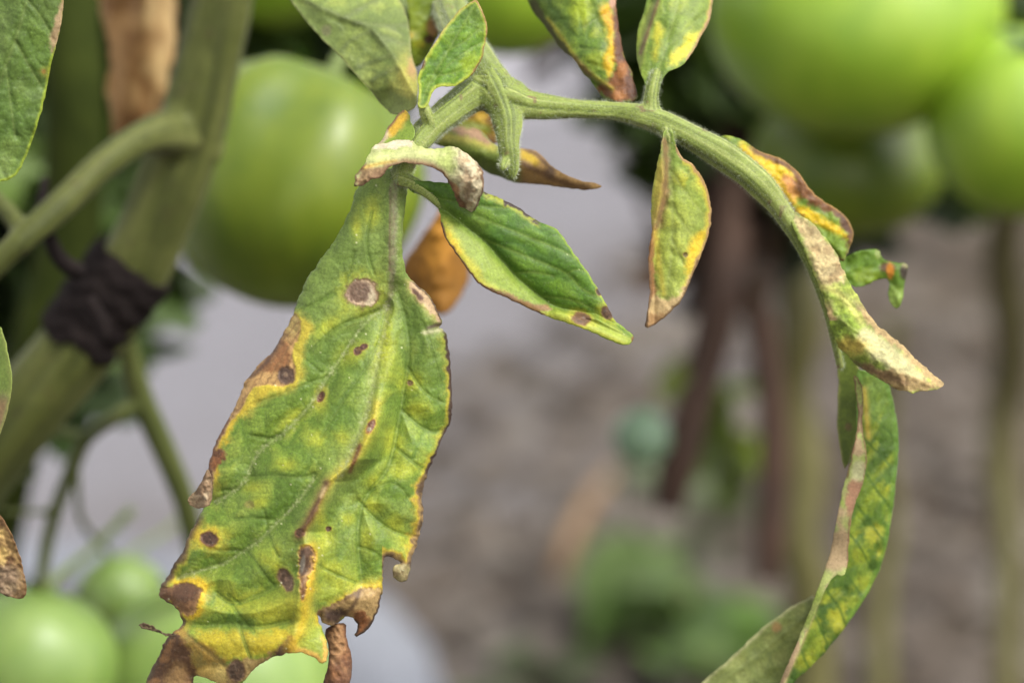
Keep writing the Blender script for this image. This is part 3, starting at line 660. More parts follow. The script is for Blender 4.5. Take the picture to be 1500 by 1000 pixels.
    p.mix((96, 80, 66), p.line([(628, 480), (640, 476), (648, 474)], 3, 1)); p.mix((206, 194, 170), p.line([(622, 487), (640, 484), (650, 482)], 4, 1) * .8)
    cb = p.poly([(570, 826), (604, 824), (602, 858), (570, 858)], 3); p.mix((158, 142, 108), cb); p.mix((118, 100, 74), cb * sstep(.5, .65, fbm(x, y, 6, 9)))
    # dusty main veins and grooved midrib
    for pts, wd in (HV[0], HV[1], HV[2]):
        ln = p.line(pts, wd * 1.2, .8); p.mix((146, 156, 124), ln * .5)
        p.mix((176, 180, 154), p.line(pts, wd * 3.2, 2) * sstep(.62, .72, fbm(x, y, 3.0, 77, 2)) * .6)
    n3 = voronoi(x + 6 * p.warp, y + 6 * p.fine, 13, 19)[1]; gr = sstep(8, 24, p.c[:, 1] - p.c[:, 2]) * sstep(-30, -5, p.c[:, 1] - p.c[:, 0])
    p.mix((84, 112, 48), (1 - sstep(0, .14, n3)) * gr * .22); p.mix((138, 150, 100), gr * .12)
    p.mix((128, 118, 92), p.line([(579, 255), (577, 320), (575, 400), (568, 455)], 5, 1.6) * (1 - sstep(380, 500, y)) * (.5 + .5 * sstep(.35, .6, fbm(x, y, 5, 21))) * .85)
    p.mix((112, 92, 72), p.line([(572, 275), (571, 330), (571, 395)], 1.8, .8) * .7)
    sp = hash2(np.floor(x / 2.2), np.floor(y / 2.2), 5); p.mix((214, 212, 190), (sp > .9990) * .7)  # scattered pale specks: glints painted into the pigment
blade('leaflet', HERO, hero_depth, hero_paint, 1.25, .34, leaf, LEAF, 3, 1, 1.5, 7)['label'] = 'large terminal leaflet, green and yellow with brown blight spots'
brown = lambda c0=(150, 108, 74), c1=(104, 74, 58), c2=(190, 156, 116), s=22: (lambda p: (p.fill(c0), p.mix(c1, sstep(.42, .66, fbm(p.x, p.y, s, p.seed))), p.mix(c2, sstep(.55, .75, fbm(p.x, p.y, s * 1.3, p.seed + 3)) * .8),
        p.mix(c1, p.margin(3, .8) * .7), setattr(p, 'h', p.h + 1.1 * (fbm(p.x, p.y, s * .8, p.seed + 8) - .5)), wrinkle(p, .45, 9)))
blade('dry_leaf_tip', [(474, 922), (488, 914), (508, 910), (506, 930), (511, 945), (516, 960), (516, 985), (510, 1012), (500, 1050), (462, 1060), (468, 1030), (474, 1000), (480, 975), (483, 950)], lambda x, y, de: 1.5 + 3.0 * ((x - 494) / 22) ** 2 - (y - 920) * .01, brown((148, 104, 76), (110, 76, 60), (178, 138, 104), 26), 2, .3, leaf, DRY, 41)
blade('dry_leaf_shred', [(308, 690), (312, 712), (309, 738), (300, 743), (288, 745), (275, 736), (277, 726), (290, 716), (297, 700), (303, 686)], lambda x, y, de: -1 + 1.5 * np.sin(x * .14), brown((176, 152, 128), (138, 112, 92), (198, 178, 156), 14), 1.5, .25, leaf, DRY, 43)
blade('dry_leaf_shred', [(262, 930), (246, 932), (236, 926), (226, 925), (214, 920), (204, 916), (206, 911), (218, 914), (229, 921), (240, 926), (252, 927)], lambda x, y, de: -4.5 + 0 * x, brown((128, 108, 86), (86, 70, 58), (150, 130, 104), 8), 1.2, .6, leaf, DRY, 44)

hero = [o for o in leaf.children if o.name == 'leaflet'][0]
for o in list(leaf.children):
    if o.name.startswith('dry_leaf'): under(o, hero)

# ---- dry curled leaflet bent over the stalk
def curl_paint(p):
    x, y = p.x, p.y
    p.fill((188, 196, 146)); p.mix((160, 178, 120), sstep(.4, .7, fbm(x, y, 26, 2)) * .6)
    p.mix((200, 186, 164), sstep(655, 685, x + 12 * p.warp)); p.mix((160, 132, 108), sstep(.5, .62, fbm(x, y, 9, 3)) * sstep(660, 690, x) * .7)
    p.mix((222, 208, 190), p.poly([(545, 213), (560, 208), (585, 203), (598, 196), (610, 214), (590, 216), (565, 218), (548, 222)], 2.5))
    p.mix((140, 108, 86), p.poly([(518, 272), (530, 246), (556, 243), (572, 243), (560, 260), (540, 272)], 4) * .85); p.mix((196, 164, 90), p.line([(528, 246), (560, 239), (580, 236)], 3, 1) * .8)
    low = p.line([(545, 262), (570, 244), (600, 237), (635, 245), (655, 262), (670, 295), (680, 326)], 7, 2); p.mix((150, 118, 96), low * .9); p.mix((108, 80, 62), p.margin(3, .8) * sstep(236, 244, y) * .8)
    p.mix((130, 94, 74), p.poly([(656, 262), (668, 275), (682, 300), (690, 328), (678, 332), (668, 300)], 3)); p.mix((176, 128, 92), p.blob(668, 278, 5, 9, -20) * .7)
    p.mix((120, 96, 80), p.poly([(676, 312), (694, 312), (688, 332), (678, 332)], 3) * .7); p.mix((214, 216, 176), p.line([(556, 228), (600, 222), (650, 226)], 5, 1) * .5)
    p.h += .9 * (fbm(x, y, 14, 5) - .5) * sstep(640, 680, x) + .5 * (fbm(x, y, 12, 6) - .5); wrinkle(p, .4, 14, .3 + .65 * np.maximum(sstep(640, 680, x), sstep(560, 535, x)))
blade('leaflet', [(518, 271), (521, 257), (530, 244), (541, 228), (546, 213), (560, 209), (572, 208), (585, 204), (594, 199), (599, 197), (604, 206), (612, 215), (640, 218), (654, 215), (668, 215), (683, 223), (697, 236), (706, 249), (710, 262), (708, 281), (700, 300), (694, 316), (688, 331), (679, 328),
       (673, 305), (666, 285), (656, 266), (648, 253), (634, 246), (615, 241), (598, 238), (584, 239), (570, 245), (561, 257), (553, 264), (545, 261), (535, 270), (526, 273)],
      lambda x, y, de: -3.5 - .07 * (y - 205) + 1.2 * ((y - np.interp(x, [520, 600, 690], [255, 225, 250])) / 20) ** 2 + 2.5 * sstep(690, 712, x) - 2 * sstep(640, 690, x), curl_paint, 1.3, .2, leaf, DRY, 51, 1, 1.5, 6)['label'] = 'pale dry leaflet curled over the stalk'
def cuff_paint(p):
    p.fill((126, 156, 82)); p.mix((206, 168, 66), p.poly([(562, 208), (566, 186), (590, 160), (602, 166), (592, 180), (576, 200)], 5)); p.mix((132, 100, 74), p.margin(3.5, .7) * (p.x < 592)); p.mix((206, 190, 170), p.poly([(545, 216), (566, 188), (572, 200), (562, 214)], 3) * .8)
blade('leaflet', [(546, 216), (560, 205), (566, 188), (576, 178), (584, 166), (592, 160), (600, 166), (600, 178), (608, 188), (606, 206), (588, 214), (565, 220)], lambda x, y, de: -1.5 + .06 * (190 - y) + .05 * (600 - x), cuff_paint, 1.6, .3, leaf, LEAF, 53)

# ---- green leaflet to the right of the big one
CV = [([(588, 271), (614, 275), (636, 290), (658, 313), (684, 332), (709, 352), (737, 383), (759, 408), (782, 428), (804, 444), (835, 455), (880, 470), (922, 495)], 3.4),
      ([(672, 300), (689, 313), (737, 332), (787, 352), (829, 369), (850, 385)], 2.0), ([(705, 349), (754, 369), (798, 386), (832, 400), (849, 422), (877, 436)], 2.0), ([(754, 400), (785, 398), (812, 405)], 1.5), ([(798, 434), (840, 439), (874, 455)], 1.7), ([(832, 400), (845, 393), (862, 400)], 1.3),
      ([(690, 340), (712, 385), (724, 410)], 1.4), ([(745, 395), (765, 425), (780, 440)], 1.3), ([(640, 290), (690, 300), (740, 305)], 1.3)]
def c_paint(p):
    x, y = p.x, p.y
    tissue(p, CV, 34, 28, 2.2, .20, (60, 98, 34), (82, 124, 44), (104, 142, 56), .0, .5)
    low = sstep(-6, 16, (y - np.interp(x, [590, 658, 709, 759, 804, 930], [272, 313, 352, 408, 444, 498])))
    p.mix((152, 170, 92), low * .7)  # lower half painted paler, for the light its upward tilt catches
    p.mix((204, 190, 70), p.poly([(644, 318), (660, 330), (690, 380), (720, 420), (760, 440), (740, 446), (700, 424), (664, 372)], 7) * .75); p.mix((226, 190, 72), p.poly([(645, 335), (660, 340), (678, 375), (664, 372), (650, 352)], 5) * .8)
    p.mix((168, 180, 84), p.poly([(770, 452), (820, 455), (880, 465), (930, 495), (915, 510), (850, 482)], 5) * .7)
    le = p.margin(3.5, .8) * (y > np.interp(x, [640, 800], [320, 430])) * (1 - sstep(800, 830, x)); p.mix((112, 80, 60), le)
    p.mix((146, 112, 76), p.poly([(708, 420), (740, 428), (770, 442), (805, 450), (812, 455), (775, 455), (740, 440)], 3, 2)); p.mix((92, 68, 54), p.line([(705, 420), (735, 430), (765, 448)], 3, 1.5) * .7)
    p.mix((186, 176, 66), p.line([(800, 462), (850, 478), (915, 505)], 4) * .6)
    tw = (y < np.interp(x, [700, 800], [300, 340])) * sstep(700, 715, x) * (1 - sstep(783, 795, x)); p.mix((176, 172, 56), p.margin(9, .5) * tw * .7); p.mix((62, 48, 44), p.margin(4.5, .9) * tw * sstep(.36, .5, fbm(x, y, 8, 31)))
    p.mix((150, 176, 88), p.margin(3, .3) * sstep(795, 805, x) * .7)
    p.spot(852, 467, 13, 8, 12, (104, 76, 58), (124, 92, 60), (206, 188, 66), 1.5); p.spot(889, 458, 8, 10, -30, (86, 64, 52), (112, 84, 58), (206, 188, 60), 1.6); p.spot(877, 428, 3, 5, -30, (70, 52, 44), hs=1.2); p.mix((120, 86, 64), p.blob(929, 497, 4, 6))
    sp = hash2(np.floor(x / 2.2), np.floor(y / 2.2), 15); p.mix((220, 224, 200), (sp > .9990) * .7)  # tiny glints painted into the leaflet's colour
def c_depth(x, y, de):
    ym = np.interp(x, [590, 658, 709, 759, 804, 930], [272, 313, 352, 408, 444, 498]); s = y - ym
    z = -2 + .012 * (x - 600) + np.where(s < 0, -.9 + .9 * np.exp(s / 12) - .030 * -s + .00022 * s * s, -.9 + .9 * np.exp(-s / 10) - .050 * s)
    return z + .9 * np.exp(-de / 6) + 1.6 * (fbm(x, y, 70, 17, 2) - .5) - 3.0 * sstep(-2, 6, y - np.interp(x, [780, 815, 874, 930], [470, 452, 462, 492])) * sstep(780, 840, x)
blade('leaflet', [(598, 266), (608, 264), (636, 266), (664, 268), (690, 274), (709, 281), (737, 292), (759, 303), (787, 324), (810, 332), (821, 341), (840, 369), (863, 402), (880, 430), (891, 450), (899, 469), (914, 479), (927, 489), (930, 497), (919, 507), (900, 501), (882, 494), (849, 479), (804, 465), (773, 451), (737, 434), (703, 419), (692, 405), (672, 377), (656, 355), (647, 338), (644, 306), (638, 298), (622, 287), (600, 281)],
      c_depth, c_paint, 1.6, .32, leaf, LEAF, 61, 1, .9, 7)['label'] = 'green leaflet with thin dark margin pointing right'

# ---- small upright leaflet above the stalk
def d_paint(p):
    tissue(p, [([(618, 150), (632, 115), (656, 75), (680, 35), (698, 4)], 2.4), ([(640, 112), (672, 105), (695, 92)], 1.5), ([(634, 122), (650, 100), (690, 70), (708, 62)], 1.2), ([(655, 75), (680, 62), (704, 40)], 1.3)], 22, -55, 1.6, .22, (70, 108, 38), (98, 142, 50), (116, 154, 54), .0, .4)
    p.mix((176, 186, 84), p.margin(5, .4) * .8); p.mix((150, 176, 66), p.blob(690, 95, 16, 18) * .7); p.mix((150, 112, 80), p.margin(2.6, .8) * (p.x > 690) * .9); p.mix((96, 74, 44), p.blob(620, 95, 3, 7, 20)); p.mix((170, 140, 90), p.margin(2, .7) * (p.y < 70) * .6)
blade('leaflet', [(611, 156), (613, 144), (612, 116), (616, 101), (622, 86), (640, 58), (659, 31), (676, 12), (692, 1), (700, 2), (706, 14), (713, 31), (714, 47), (710, 70), (705, 89), (695, 106), (681, 120), (662, 127), (642, 127), (634, 134), (628, 152), (620, 160)],
      lambda x, y, de: -3 + .03 * (150 - y) + 2.2 * ((x - np.interp(y, [0, 150], [696, 620])) / 45) ** 2 * np.where(x > np.interp(y, [0, 150], [696, 620]), 1, -1.2) + 1.2 * (fbm(x, y, 50, 3) - .5), d_paint, 1.6, .3, leaf, LEAF, 71)['label'] = 'small fresh green leaflet standing above the stalk'

# ---- pale underside leaflet behind it
def e_paint(p):
    x, y = p.x, p.y
    ev = [([(400, -50), (441, 0), (503, 26), (544, 41), (578, 84), (611, 146)], 3.0), ([(503, 26), (540, 5), (575, -15)], 2), ([(520, 32), (560, 38), (600, 36)], 2), ([(548, 48), (580, 60), (600, 64)], 1.8), ([(575, 80), (540, 92), (522, 100)], 1.8), ([(585, 98), (560, 108), (545, 118)], 1.8), ([(545, 45), (510, 60), (500, 75)], 1.8)]
    tissue(p, ev, 26, 30, 1.6, .25, (98, 118, 72), (128, 148, 88), (150, 166, 98), .0, .6, True)
    for pts, wd in ev: p.mix((92, 106, 68), np.exp(-(line_d(x, y, pts) / 3.2) ** 2) * .6)
    s = y - np.interp(x, [424, 503, 544, 578, 612], [-10, 26, 41, 84, 146]); p.mix((104, 124, 80), sstep(0, 14, s) * (1 - sstep(505, 530, x + .3 * y)) * .7)
    p.mix((204, 190, 96), p.blob(597, 118, 20, 36, 0, .8) * .75); p.mix((186, 148, 110), p.blob(606, 98, 9, 18, 0, .5) * .9); p.mix((124, 142, 88), p.poly([(544, 134), (566, 130), (612, 152), (580, 172)], 5) * .8); p.mix((124, 110, 92), p.blob(478, 45, 7, 8) * .5); p.mix((150, 150, 110), p.margin(2.5, .4) * .6)
blade('leaflet', [(392, -50), (424, 0), (443, 25), (470, 56), (496, 80), (520, 109), (544, 135), (558, 154), (578, 170), (594, 166), (610, 157), (613, 144), (612, 108), (604, 87), (601, 48), (598, 28), (586, 0), (560, -50), (500, -80), (430, -80)],
      lambda x, y, de: 13 + .16 * (150 - y) * .5 + .05 * np.abs(y - np.interp(x, [424, 503, 544, 578, 612], [-10, 26, 41, 84, 146])) + 10 * sstep(112, 165, y) * sstep(610, 560, x) * .4 + 2.5 * (fbm(x, y, 70, 9) - .5), e_paint, 2.2, .32, leaf, LEAF, 81, 1, .8, 14)['label'] = 'grey-green leaflet seen from below at top centre'

# ---- yellow and brown leaflets behind the fork
def f_paint(p):
    x, y = p.x, p.y
    p.fill((138, 152, 80)); p.mix((100, 126, 58), sstep(.4, .7, fbm(x, y, 40, 3)) * .7); p.mix((190, 176, 92), p.line([(650, 200), (690, 205), (722, 216)], 9, 2) * .8); p.mix((172, 138, 116), p.poly([(645, 172), (672, 184), (706, 190), (722, 214), (700, 206), (668, 196)], 5)); p.mix((98, 118, 56), p.poly([(680, 226), (740, 226), (760, 270), (715, 256)], 8) * .8)
    m = sstep(752, 770, x); p.mix((176, 140, 92), m); p.mix((200, 168, 56), m * p.poly([(764, 220), (782, 222), (792, 236), (780, 246), (764, 232)], 5)); p.mix((112, 82, 60), m * p.line([(766, 240), (790, 252), (820, 266), (862, 276)], 5, 2) * .8); p.mix((104, 78, 58), m * p.line([(772, 218), (792, 230), (808, 248)], 4, 2) * .9); p.mix((110, 84, 66), p.blob(806, 254, 8, 7) * .9); p.mix((150, 116, 78), p.margin(2.5) * m * .6)
blade('leaflet', [(618, 198), (640, 213), (660, 218), (690, 231), (710, 252), (732, 259), (748, 266), (772, 270), (800, 271), (830, 276), (860, 279), (884, 274), (876, 269), (856, 266), (830, 257), (808, 244), (796, 229), (782, 219), (764, 217), (740, 216), (722, 212), (708, 192), (688, 184), (668, 182), (650, 167), (636, 180)],
      lambda x, y, de: 20 - .02 * (x - 620) + 5 * ((y - np.interp(x, [618, 720, 884], [195, 230, 274])) / 28) ** 2 + 2 * (fbm(x, y, 34, 4) - .5), f_paint, 2, .32, leaf, LEAF, 91, 1, .8)['label'] = 'half-dead leaflet with tan tip hanging behind the fork'
def f2_paint(p):
    p.fill((186, 150, 40)); p.mix((120, 84, 36), sstep(.42, .6, fbm(p.x, p.y, 30, 2)) * .9); p.mix((112, 126, 40), p.line([(664, 176), (690, 182), (714, 190)], 7) * .9); p.mix((90, 62, 36), p.line([(650, 166), (676, 166), (690, 168)], 6) * .8)
blade('leaflet', [(650, 168), (664, 150), (690, 134), (712, 128), (732, 150), (736, 190), (728, 216), (708, 196), (686, 186), (664, 182)], lambda x, y, de: 28 + .1 * (x - 650) * .6 + 2 * (fbm(x, y, 30, 5) - .5), f2_paint, 2.2, .32, leaf, LEAF, 93)['label'] = 'orange-yellow leaflet in the shade of the fork'
def o_paint(p):
    p.fill((98, 120, 26)); p.mix((196, 160, 40), p.blob(610, 55, 14, 14, 0, .6)); p.mix((120, 140, 36), sstep(.4, .7, fbm(p.x, p.y, 26, 6))); p.mix((176, 136, 92), p.blob(636, 40, 10, 16)); p.mix((60, 44, 34), p.blob(640, 14, 8, 12)); p.mix((86, 60, 44), p.blob(628, 58, 7, 6))
blade('leaflet', [(592, -30), (600, 30), (602, 70), (606, 100), (622, 90), (640, 60), (652, 30), (650, -30)], lambda x, y, de: 34 + .1 * (x - 600) * .5 + 2 * (fbm(x, y, 30, 5) - .5), o_paint, 2.4, .32, leaf, LEAF, 95)['label'] = 'yellow-green leaflet behind the small upright one'

# ---- two leaflets above the right branch
def g_paint(p):
    x, y = p.x, p.y
    tissue(p, [([(846, -40), (868, 10), (890, 70), (906, 120)], 2.2), ([(856, 40), (880, 24), (896, 14)], 1.6), ([(850, 72), (880, 74), (900, 82)], 1.6), ([(862, 92), (884, 100), (898, 106)], 1.4)], 24, 60, 1.5, .28, (72, 102, 50), (100, 132, 62), (132, 156, 66), .15, .5)
    p.mix((148, 168, 46), p.blob(850, 12, 16, 18, 0, .7) * .8); p.mix((150, 168, 60), p.blob(880, 88, 18, 14) * .7); p.mix((212, 174, 44), p.poly([(874, 5), (898, 8), (900, 60), (902, 100), (890, 118), (884, 90), (894, 60)], 6)); p.mix((196, 140, 40), p.line([(890, 20), (898, 40)], 8) * .6)
    p.mix((122, 76, 44), p.poly([(897, -10), (906, -10), (910, 60), (920, 95), (938, 150), (886, 150), (870, 124), (896, 118), (904, 90), (900, 50)], 4, 3)); p.mix((84, 50, 34), p.poly([(900, 20), (906, 20), (914, 80), (930, 120), (936, 148), (918, 146), (912, 110), (903, 70)], 4) * .8); p.mix((166, 108, 60), p.blob(912, 104, 8, 12) * .8); p.mix((176, 120, 76), p.blob(905, 140, 14, 6) * .8); p.mix((186, 142, 124), p.blob(898, 4, 5, 8))
    p.mix((196, 180, 82), p.line([(802, 28), (830, 66), (850, 98), (896, 130)], 4, 1) * .8); p.mix((124, 98, 70), p.line([(842, 86), (862, 108)], 5, 2) * .7)
    p.mix((74, 66, 34), p.poly([(766, 0), (786, 0), (800, 30), (828, 68), (848, 100), (842, 96), (800, 46)], 2) * .8)
blade('leaflet', [(768, -30), (772, 0), (780, 18), (800, 40), (820, 72), (842, 88), (852, 106), (866, 120), (882, 144), (890, 150), (936, 150), (930, 124), (924, 100), (914, 84), (908, 52), (903, 12), (902, -20), (880, -50), (820, -60), (780, -50)],
      lambda x, y, de: 11 + .05 * (140 - y) + 3.0 * sstep(2, -16, (x - np.interp(y, [0, 28, 66, 96, 132], [788, 802, 830, 850, 898]))) + 2.2 * ((x - np.interp(y, [-40, 150], [846, 912])) / 45) ** 2 + 2 * (fbm(x, y, 40, 8) - .5), g_paint, 1.9, .32, leaf, LEAF, 101, 1, .9)['label'] = 'leaflet with scorched brown edge at top centre'
def h_paint(p):
    x, y = p.x, p.y
    tissue(p, [([(962, 116), (974, 70), (990, 20), (1000, -40)], 2.4), ([(978, 70), (1005, 45), (1030, 20)], 1.6), ([(974, 90), (995, 75), (1012, 62)], 1.4)], 24, -65, 1.7, .25, (96, 128, 66), (122, 150, 74), (160, 178, 82), .15, .35)
    p.mix((206, 194, 60), p.poly([(982, 102), (1010, 80), (1026, 50), (1018, 44), (996, 66), (976, 92)], 6)); p.mix((206, 192, 62), p.poly([(958, 30), (972, 36), (966, 80), (954, 90)], 7) * .8); p.mix((196, 180, 70), p.margin(6) * (x > 1020) * .7); p.mix((176, 140, 116), p.margin(4, .7) * (x > 1005) * .9); p.mix((150, 168, 96), p.poly([(946, 10), (960, 0), (950, 60), (940, 110), (930, 80)], 4) * .8); p.mix((128, 98, 74), p.line([(966, -5), (958, 20), (948, 50), (938, 78)], 3, 1.2) * .85)
blade('leaflet', [(952, -30), (946, 12), (934, 38), (932, 66), (933, 90), (938, 108), (945, 122), (947, 140), (962, 140), (970, 116), (982, 103), (1000, 96), (1012, 82), (1026, 54), (1038, 36), (1044, 12), (1042, -25), (1010, -50), (970, -45)],
      lambda x, y, de: 8 + .06 * (130 - y) + 2.5 * ((x - 978) / 50) ** 2 + 2.0 * sstep(3, -10, x - np.interp(y, [-5, 50, 110], [964, 948, 936])) + 1.6 * (fbm(x, y, 40, 8) - .5), h_paint, 1.9, .32, leaf, LEAF, 103, 1, .8)['label'] = 'yellow-edged leaflet rising from the right branch'

# ---- hanging leaflet below the right branch
def i_paint(p):
    x, y = p.x, p.y
    tissue(p, [([(980, 200), (984, 260), (986, 330), (982, 400), (970, 455)], 2.4), ([(984, 250), (1005, 285), (1028, 312)], 1.8), ([(985, 300), (1005, 335), (1022, 352)], 1.6), ([(984, 350), (1000, 385)], 1.4)], 24, 60, 2.2, .18, (128, 152, 80), (160, 176, 92), (192, 198, 96), .3, .3)
    p.mix((118, 148, 84), p.line([(978, 200), (984, 240)], 14) * .9); p.mix((222, 188, 60), p.poly([(1036, 330), (1036, 350), (1012, 405), (1000, 400), (1012, 350)], 7)); p.mix((206, 182, 68), p.margin(9) * (x > 1000) * .7); p.mix((176, 140, 104), p.margin(4, .7) * (x > 990) * .9)
    p.mix((196, 176, 84), p.poly([(955, 250), (974, 220), (978, 280), (966, 320), (955, 330)], 5) * .8); p.mix((140, 108, 78), p.line([(974, 205), (977, 262), (968, 318), (957, 345)], 6, 3) * .9); p.mix((150, 108, 72), p.margin(10, .6) * (x < 985) * sstep(310, 350, y)); p.mix((206, 186, 80), p.line([(960, 340), (966, 390), (972, 430)], 5) * .7)
    p.mix((204, 176, 136), p.poly([(944, 484), (950, 440), (962, 430), (978, 440), (1000, 425), (1012, 400), (1018, 405), (1004, 440), (980, 462)], 4)); p.mix((160, 122, 86), p.poly([(944, 484), (950, 455), (962, 460), (985, 455), (962, 476)], 4) * .8); p.mix((108, 82, 62), p.margin(2.6, .8) * (y > 380) * .8); p.spot(1004, 373, 3.5, 3, 0, (110, 96, 60), hs=1.2)
blade('leaflet', [(973, 190), (986, 190), (988, 209), (998, 230), (1016, 241), (1032, 263), (1041, 295), (1043, 321), (1037, 346), (1025, 381), (1011, 410), (1000, 439), (981, 458), (962, 474), (944, 483), (947, 461), (953, 433), (950, 401), (949, 375), (955, 340), (953, 321), (955, 276), (962, 241), (969, 212)],
      lambda x, y, de: 6 + .008 * (y - 200) + 2.6 * ((x - 990) / 42) ** 2 - 2.5 * sstep(2, -8, x - np.interp(y, [205, 262, 318, 385], [976, 978, 968, 957])) + 1.2 * (fbm(x, y, 40, 8) - .5), i_paint, 1.6, .32, leaf, LEAF, 107, 1, 1.0, 7)['label'] = 'yellow-green leaflet hanging with tan dry tip'

# ---- terminal leaflet of the right branch: scorched wing, folded pale half, long drooping blade
def j1_paint(p):
    x, y = p.x, p.y
    tissue(p, [], 20, 40, 1.5, .3, (84, 118, 44), (120, 148, 54), (160, 172, 60), .1, .3); p.mix((216, 182, 44), p.poly([(1080, 205), (1108, 222), (1140, 232), (1170, 255), (1172, 300), (1150, 296), (1110, 250), (1085, 222)], 6)); p.mix((216, 182, 40), p.poly([(1165, 300), (1190, 305), (1240, 340), (1250, 352), (1238, 350), (1200, 332), (1170, 318)], 5))
    p.mix((188, 132, 76), p.poly([(1144, 255), (1165, 258), (1180, 275), (1172, 296), (1150, 282)], 6)); p.mix((108, 74, 46), p.margin(9, .7) * sstep(1090, 1110, x)); p.mix((116, 76, 46), p.poly([(1160, 246), (1184, 270), (1200, 290), (1226, 304), (1216, 316), (1186, 300), (1166, 280)], 5, 3)); p.mix((84, 54, 38), p.poly([(1222, 304), (1248, 325), (1252, 345), (1236, 338)], 4) * .9); p.mix((206, 170, 90), p.margin(2) * sstep(1100, 1110, x) * .5); p.mix((110, 142, 60), p.poly([(1190, 328), (1235, 350), (1246, 370), (1230, 384)], 5))
blade('leaflet', [(1046, 202), (1068, 197), (1093, 207), (1110, 222), (1143, 231), (1169, 251), (1184, 273), (1198, 290), (1227, 305), (1248, 326), (1251, 350), (1244, 366), (1234, 388), (1215, 362), (1173, 326), (1150, 305), (1112, 270), (1070, 236)],
      lambda x, y, de: 13 + .02 * (x - 1040) + 2.6 * (fbm(x, y, 30, 8) - .5) + .8 * np.exp(-de / 5), j1_paint, 1.9, .32, leaf, LEAF, 111, 1, 1.3, 10)['label'] = 'yellow and scorched brown wing along the right branch'
def j2_paint(p):
    x, y = p.x, p.y
    tissue(p, [([(1160, 320), (1200, 400), (1230, 470), (1290, 530), (1370, 566)], 2.4), ([(1210, 420), (1240, 430), (1268, 462)], 1.6), ([(1228, 465), (1262, 490), (1290, 505)], 1.6)], 24, 50, 1.8, .25, (120, 148, 76), (148, 168, 90), (186, 192, 112), .0, .4, True)
    p.mix((200, 180, 142), p.poly([(1150, 302), (1178, 318), (1224, 364), (1242, 408), (1222, 420), (1200, 420), (1184, 360)], 5)); p.mix((158, 132, 100), sstep(.5, .66, fbm(x, y, 14, 3)) * p.poly([(1150, 302), (1224, 364), (1242, 408), (1205, 420), (1184, 360)], 5) * .6); p.mix((212, 204, 132), p.line([(1200, 420), (1222, 424), (1240, 440), (1262, 470)], 6) * .8)
    p.mix((206, 196, 160), p.poly([(1262, 470), (1310, 500), (1372, 562), (1330, 560), (1280, 530), (1250, 500)], 8) * .9); p.mix((186, 160, 122), p.margin(12, .6) * sstep(430, 460, y) * (y < np.interp(x, [1240, 1387], [470, 575]))); p.mix((206, 176, 92), p.blob(1248, 508, 24, 13, 10, .6) * .8); p.mix((178, 148, 112), p.poly([(1248, 526), (1290, 540), (1387, 564), (1362, 574), (1324, 577), (1290, 560)], 5, 3) * .9); p.mix((120, 92, 72), p.line([(1252, 530), (1290, 548), (1330, 562)], 4, 2) * .6); p.h += .7 * (fbm(x, y, 18, 4) - .5); wrinkle(p, .32, 18)
blade('leaflet', [(1150, 303), (1177, 317), (1198, 335), (1223, 365), (1240, 407), (1265, 449), (1282, 474), (1316, 499), (1349, 533), (1372, 552), (1387, 565), (1362, 573), (1324, 576), (1299, 561), (1257, 538), (1246, 524), (1223, 503), (1211, 453), (1198, 415), (1177, 365), (1160, 331)],
      lambda x, y, de: 11 - .022 * (y - 300) + 2.2 * ((x - np.interp(y, [300, 400, 500, 570], [1160, 1212, 1262, 1350])) / 40) ** 2 + 1.5 * (fbm(x, y, 40, 3) - .5), j2_paint, 1.5, .2, leaf, DRY, 113, 1, 1.6, 7)['label'] = 'folded pale leaflet with dry tan point at right'
def l_paint(p):
    p.fill((88, 124, 46)); p.mix((112, 140, 40), p.blob(1270, 405, 24, 12)); p.mix((92, 66, 42), p.blob(1300, 392, 12, 8)); p.mix((198, 130, 52), p.blob(1304, 396, 6, 12)); p.mix((56, 44, 32), p.blob(1324, 398, 6, 10)); p.mix((170, 160, 130), p.blob(1328, 388, 8, 4) * .8); p.mix((124, 152, 88), p.blob(1312, 436, 12, 18)); p.mix((150, 162, 122), p.blob(1288, 370, 6, 8) * .7)
blade('leaflet', [(1226, 385), (1242, 374), (1265, 366), (1288, 364), (1291, 380), (1310, 384), (1331, 387), (1328, 402), (1324, 420), (1321, 448), (1311, 454), (1300, 434), (1304, 408), (1284, 410), (1269, 419), (1248, 420), (1232, 405)], lambda x, y, de: 22 + .05 * (x - 1230) + 3 * (fbm(x, y, 26, 8) - .5), l_paint, 2, .32, leaf, LEAF, 117, 1, 1.0)['label'] = 'small ragged leaflet behind the folded pale one'
